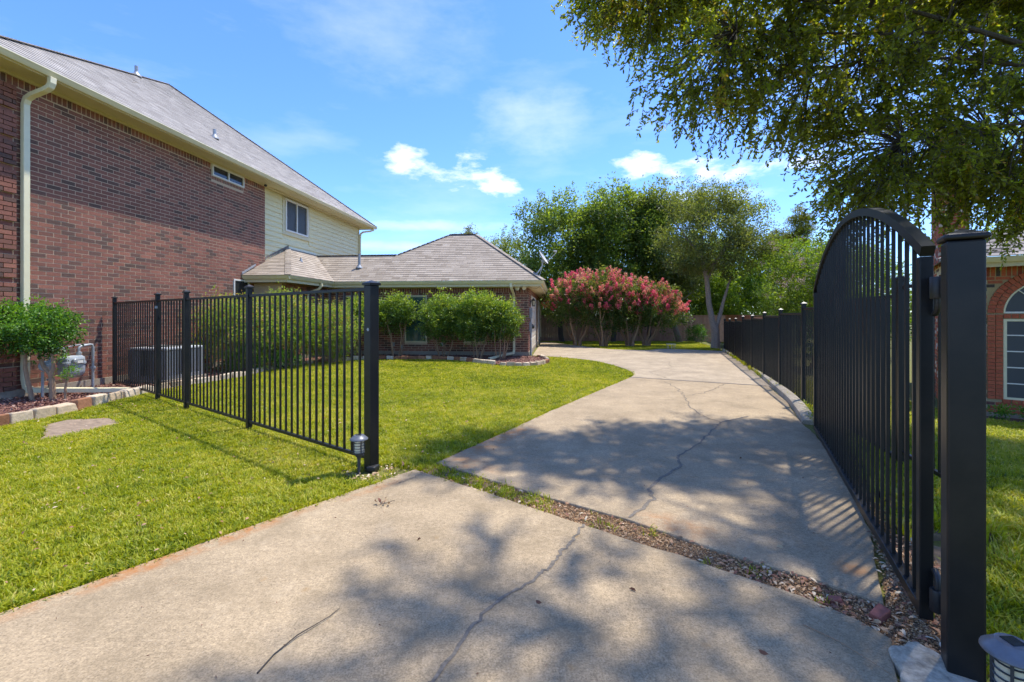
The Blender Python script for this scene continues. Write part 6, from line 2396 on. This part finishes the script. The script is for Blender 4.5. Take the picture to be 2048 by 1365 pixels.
# --- the big overhanging oak on the right
def big_oak():
    global RNG
    tx, ty = 9.3, 4.4
    e = empty('oak_tree', (tx, ty, gz(tx, ty)), 0, 'large oak whose leafy boughs overhang the driveway from the right', 'tree')
    r = random.Random(21)
    base = Vector((tx, ty, gz(tx, ty)))
    lumps = [((4.3, 4.6, 5.7), (1.3, .95, .5)), ((6.35, 6.7, 3.35), (.85, .6, .7)), ((4.75, 6.05, 3.0), (.72, .6, .38)), ((7.0, 6.4, 3.1), (.9, .7, .6)), ((1.75, 6.0, 5.85), (1.10, 1.1, .70)), ((2.75, 6.0, 5.05), (1.20, 1.2, 1.15)), ((3.95, 6.1, 4.65), (1.25, 1.3, 1.10)), ((5.35, 6.3, 4.15), (1.25, 1.3, 1.45)),
             ((7.1, 6.6, 4.6), (1.45, 1.3, 1.9)), ((4.6, 6.4, 6.2), (2.5, 1.6, .95)), ((7.2, 6.0, 6.4), (2.1, 1.9, 1.1)),
             ((2.6, 3.5, 6.4), (1.9, 1.4, .55)), ((4.9, 3.5, 6.6), (2.0, 1.5, .6)), ((7.8, 4.3, 7.0), (1.9, 1.7, .8)), ((9.6, 4.6, 7.6), (2.4, 2.6, 1.6))]
    trunk = [Vector((0, 0, -.3)), Vector((.0, 0, .1)), Vector((-.05, .05, 1.0)), Vector((-.15, .1, 2.3)), Vector((-.2, .15, 3.1))]
    limb_mesh([(trunk, [.42, .33, .28, .27, .25])], 'trunk', M['bark'], e, 12)
    fork = trunk[-1] + base
    limbs = []
    ends = [((1.5, 6.0, 5.95), 7), ((2.6, 6.0, 5.2), 7), ((3.7, 6.1, 4.7), 6), ((5.0, 6.2, 3.7), 6), ((6.9, 6.8, 4.1), 5), ((4.0, 6.6, 6.9), 6), ((6.6, 6.0, 7.0), 5), ((2.0, 3.5, 6.5), 7), ((4.6, 3.6, 6.8), 6), ((7.3, 4.0, 7.3), 5), ((10.4, 4.8, 8.2), 5)]
    for i, (p, k) in enumerate(ends):
        p = Vector(p)
        mid = fork.lerp(p, .5) + Vector((0, 0, .9 + .25 * r.random()))
        pts_ = []
        for j in range(k + 1):
            t = j / k
            q = fork * (1 - t) ** 2 + mid * 2 * t * (1 - t) + p * t * t
            if 0 < j < k:
                q += Vector((r.uniform(-1, 1), r.uniform(-1, 1), r.uniform(-1, 1))) * .10
            pts_.append(q)
        rad = [.034 * (1 - j / k) ** 1.1 + .008 for j in range(k + 1)]
        limbs.append(pts_)
        limb_mesh([([q - base for q in pts_], rad)], 'limb', M['bark_dark'], e, 7)
    nodes = np.array([tuple(pl[j].lerp(pl[j + 1], s)) for pl in limbs for j in range(1, len(pl) - 1) for s in (0, .33, .66)])
    # boughs: points in the lumps, each fed by a thin branch from the nearest limb; leafy twigs hang from them
    c, d = in_ellipsoids(lumps, 1980, .25)
    vis = MB()
    tw = MB()
    lp, ld, lt = [], [], []
    for q, dd in zip(c, d):
        dist = ((nodes - q) ** 2).sum(1)
        a = nodes[int(dist.argmin())]
        A, Q = Vector(a), Vector(q)
        m = A.lerp(Q, .5) + Vector((r.uniform(-.1, .1), r.uniform(-.1, .1), .12))
        vis.tube([A - base, m - base, Q - base], [.010, .008, .005], 4, r.random(), cap=False)
        out = (Q - A)
        out = out.normalized() if out.length > .05 else Vector(dd)
        bt = r.gauss(.46, .17)
        for s in range(r.randint(5, 7)):
            a2 = Vector((r.gauss(0, .55), r.gauss(0, .55), r.gauss(-.15, .4)))
            dv = (out * .8 + a2).normalized()
            ln = r.uniform(.22, .52)
            sag = r.uniform(.05, .30) * ln
            start = m.lerp(Q, r.uniform(.3, 1.0))
            tip = start + dv * ln - Vector((0, 0, sag))
            md = start + dv * ln * .5 + Vector((0, 0, .02))
            tw.tube([start - base, md - base, tip - base], [.004, .003, .0015], 3, .4, cap=False)
            k = int(ln / .019)
            for j in range(k):
                u = (j + .5) / k
                p0 = (start.lerp(md, u * 2) if u < .5 else md.lerp(tip, u * 2 - 1))
                lp.append((p0 - base)[:])
                sd = Vector((r.gauss(0, 1), r.gauss(0, 1), r.gauss(-.15, .8)))
                ld.append((dv * .55 + sd * .62)[:])
                lt.append(bt + r.gauss(0, .14) + (.45 if r.random() < .012 else 0))
    # long pendant sprays along the lower left edge
    for i in range(60):
        l = lumps[r.choice([4, 4, 5, 5, 6, 6, 7, 7, 8, 2])]
        a = r.uniform(1.2, 5.2)
        st = Vector((l[0][0] + l[1][0] * .8 * math.cos(a), l[0][1] + l[1][1] * .6 * r.uniform(-1, 1), l[0][2] - l[1][2] * r.uniform(.35, .85)))
        dv = Vector((-.35 + r.uniform(-.3, .3), r.uniform(-.3, .3), -1)).normalized()
        ln = r.uniform(.25, .6)
        pth = [st, st + dv * ln * .5 + Vector((-.06, 0, .06)), st + dv * ln]
        tw.tube([p - base for p in pth], [.004, .003, .0012], 3, .4, cap=False)
        k = int(ln / .02)
        for j in range(k):
            u = (j + .5) / k
            p0 = (pth[0].lerp(pth[1], u * 2) if u < .5 else pth[1].lerp(pth[2], u * 2 - 1))
            lp.append((p0 - base)[:])
            sd = Vector((r.gauss(0, 1), r.gauss(0, 1), r.gauss(-.2, .6)))
            ld.append((dv * .8 + sd * .6)[:])
            lt.append(r.gauss(.4, .14))
    vis.build('branch', M['bark_dark'], e)
    tw.build('twig', M['bark_dark'], e)
    n = len(lp)
    ln = RNG.uniform(.045, .080, n)
    leaf_object('crown', np.array(lp), np.array(ld), ln, ln * .42, np.array(lt), M['oak'], e, True, .12)
    print('oak leaves', n)


big_oak()
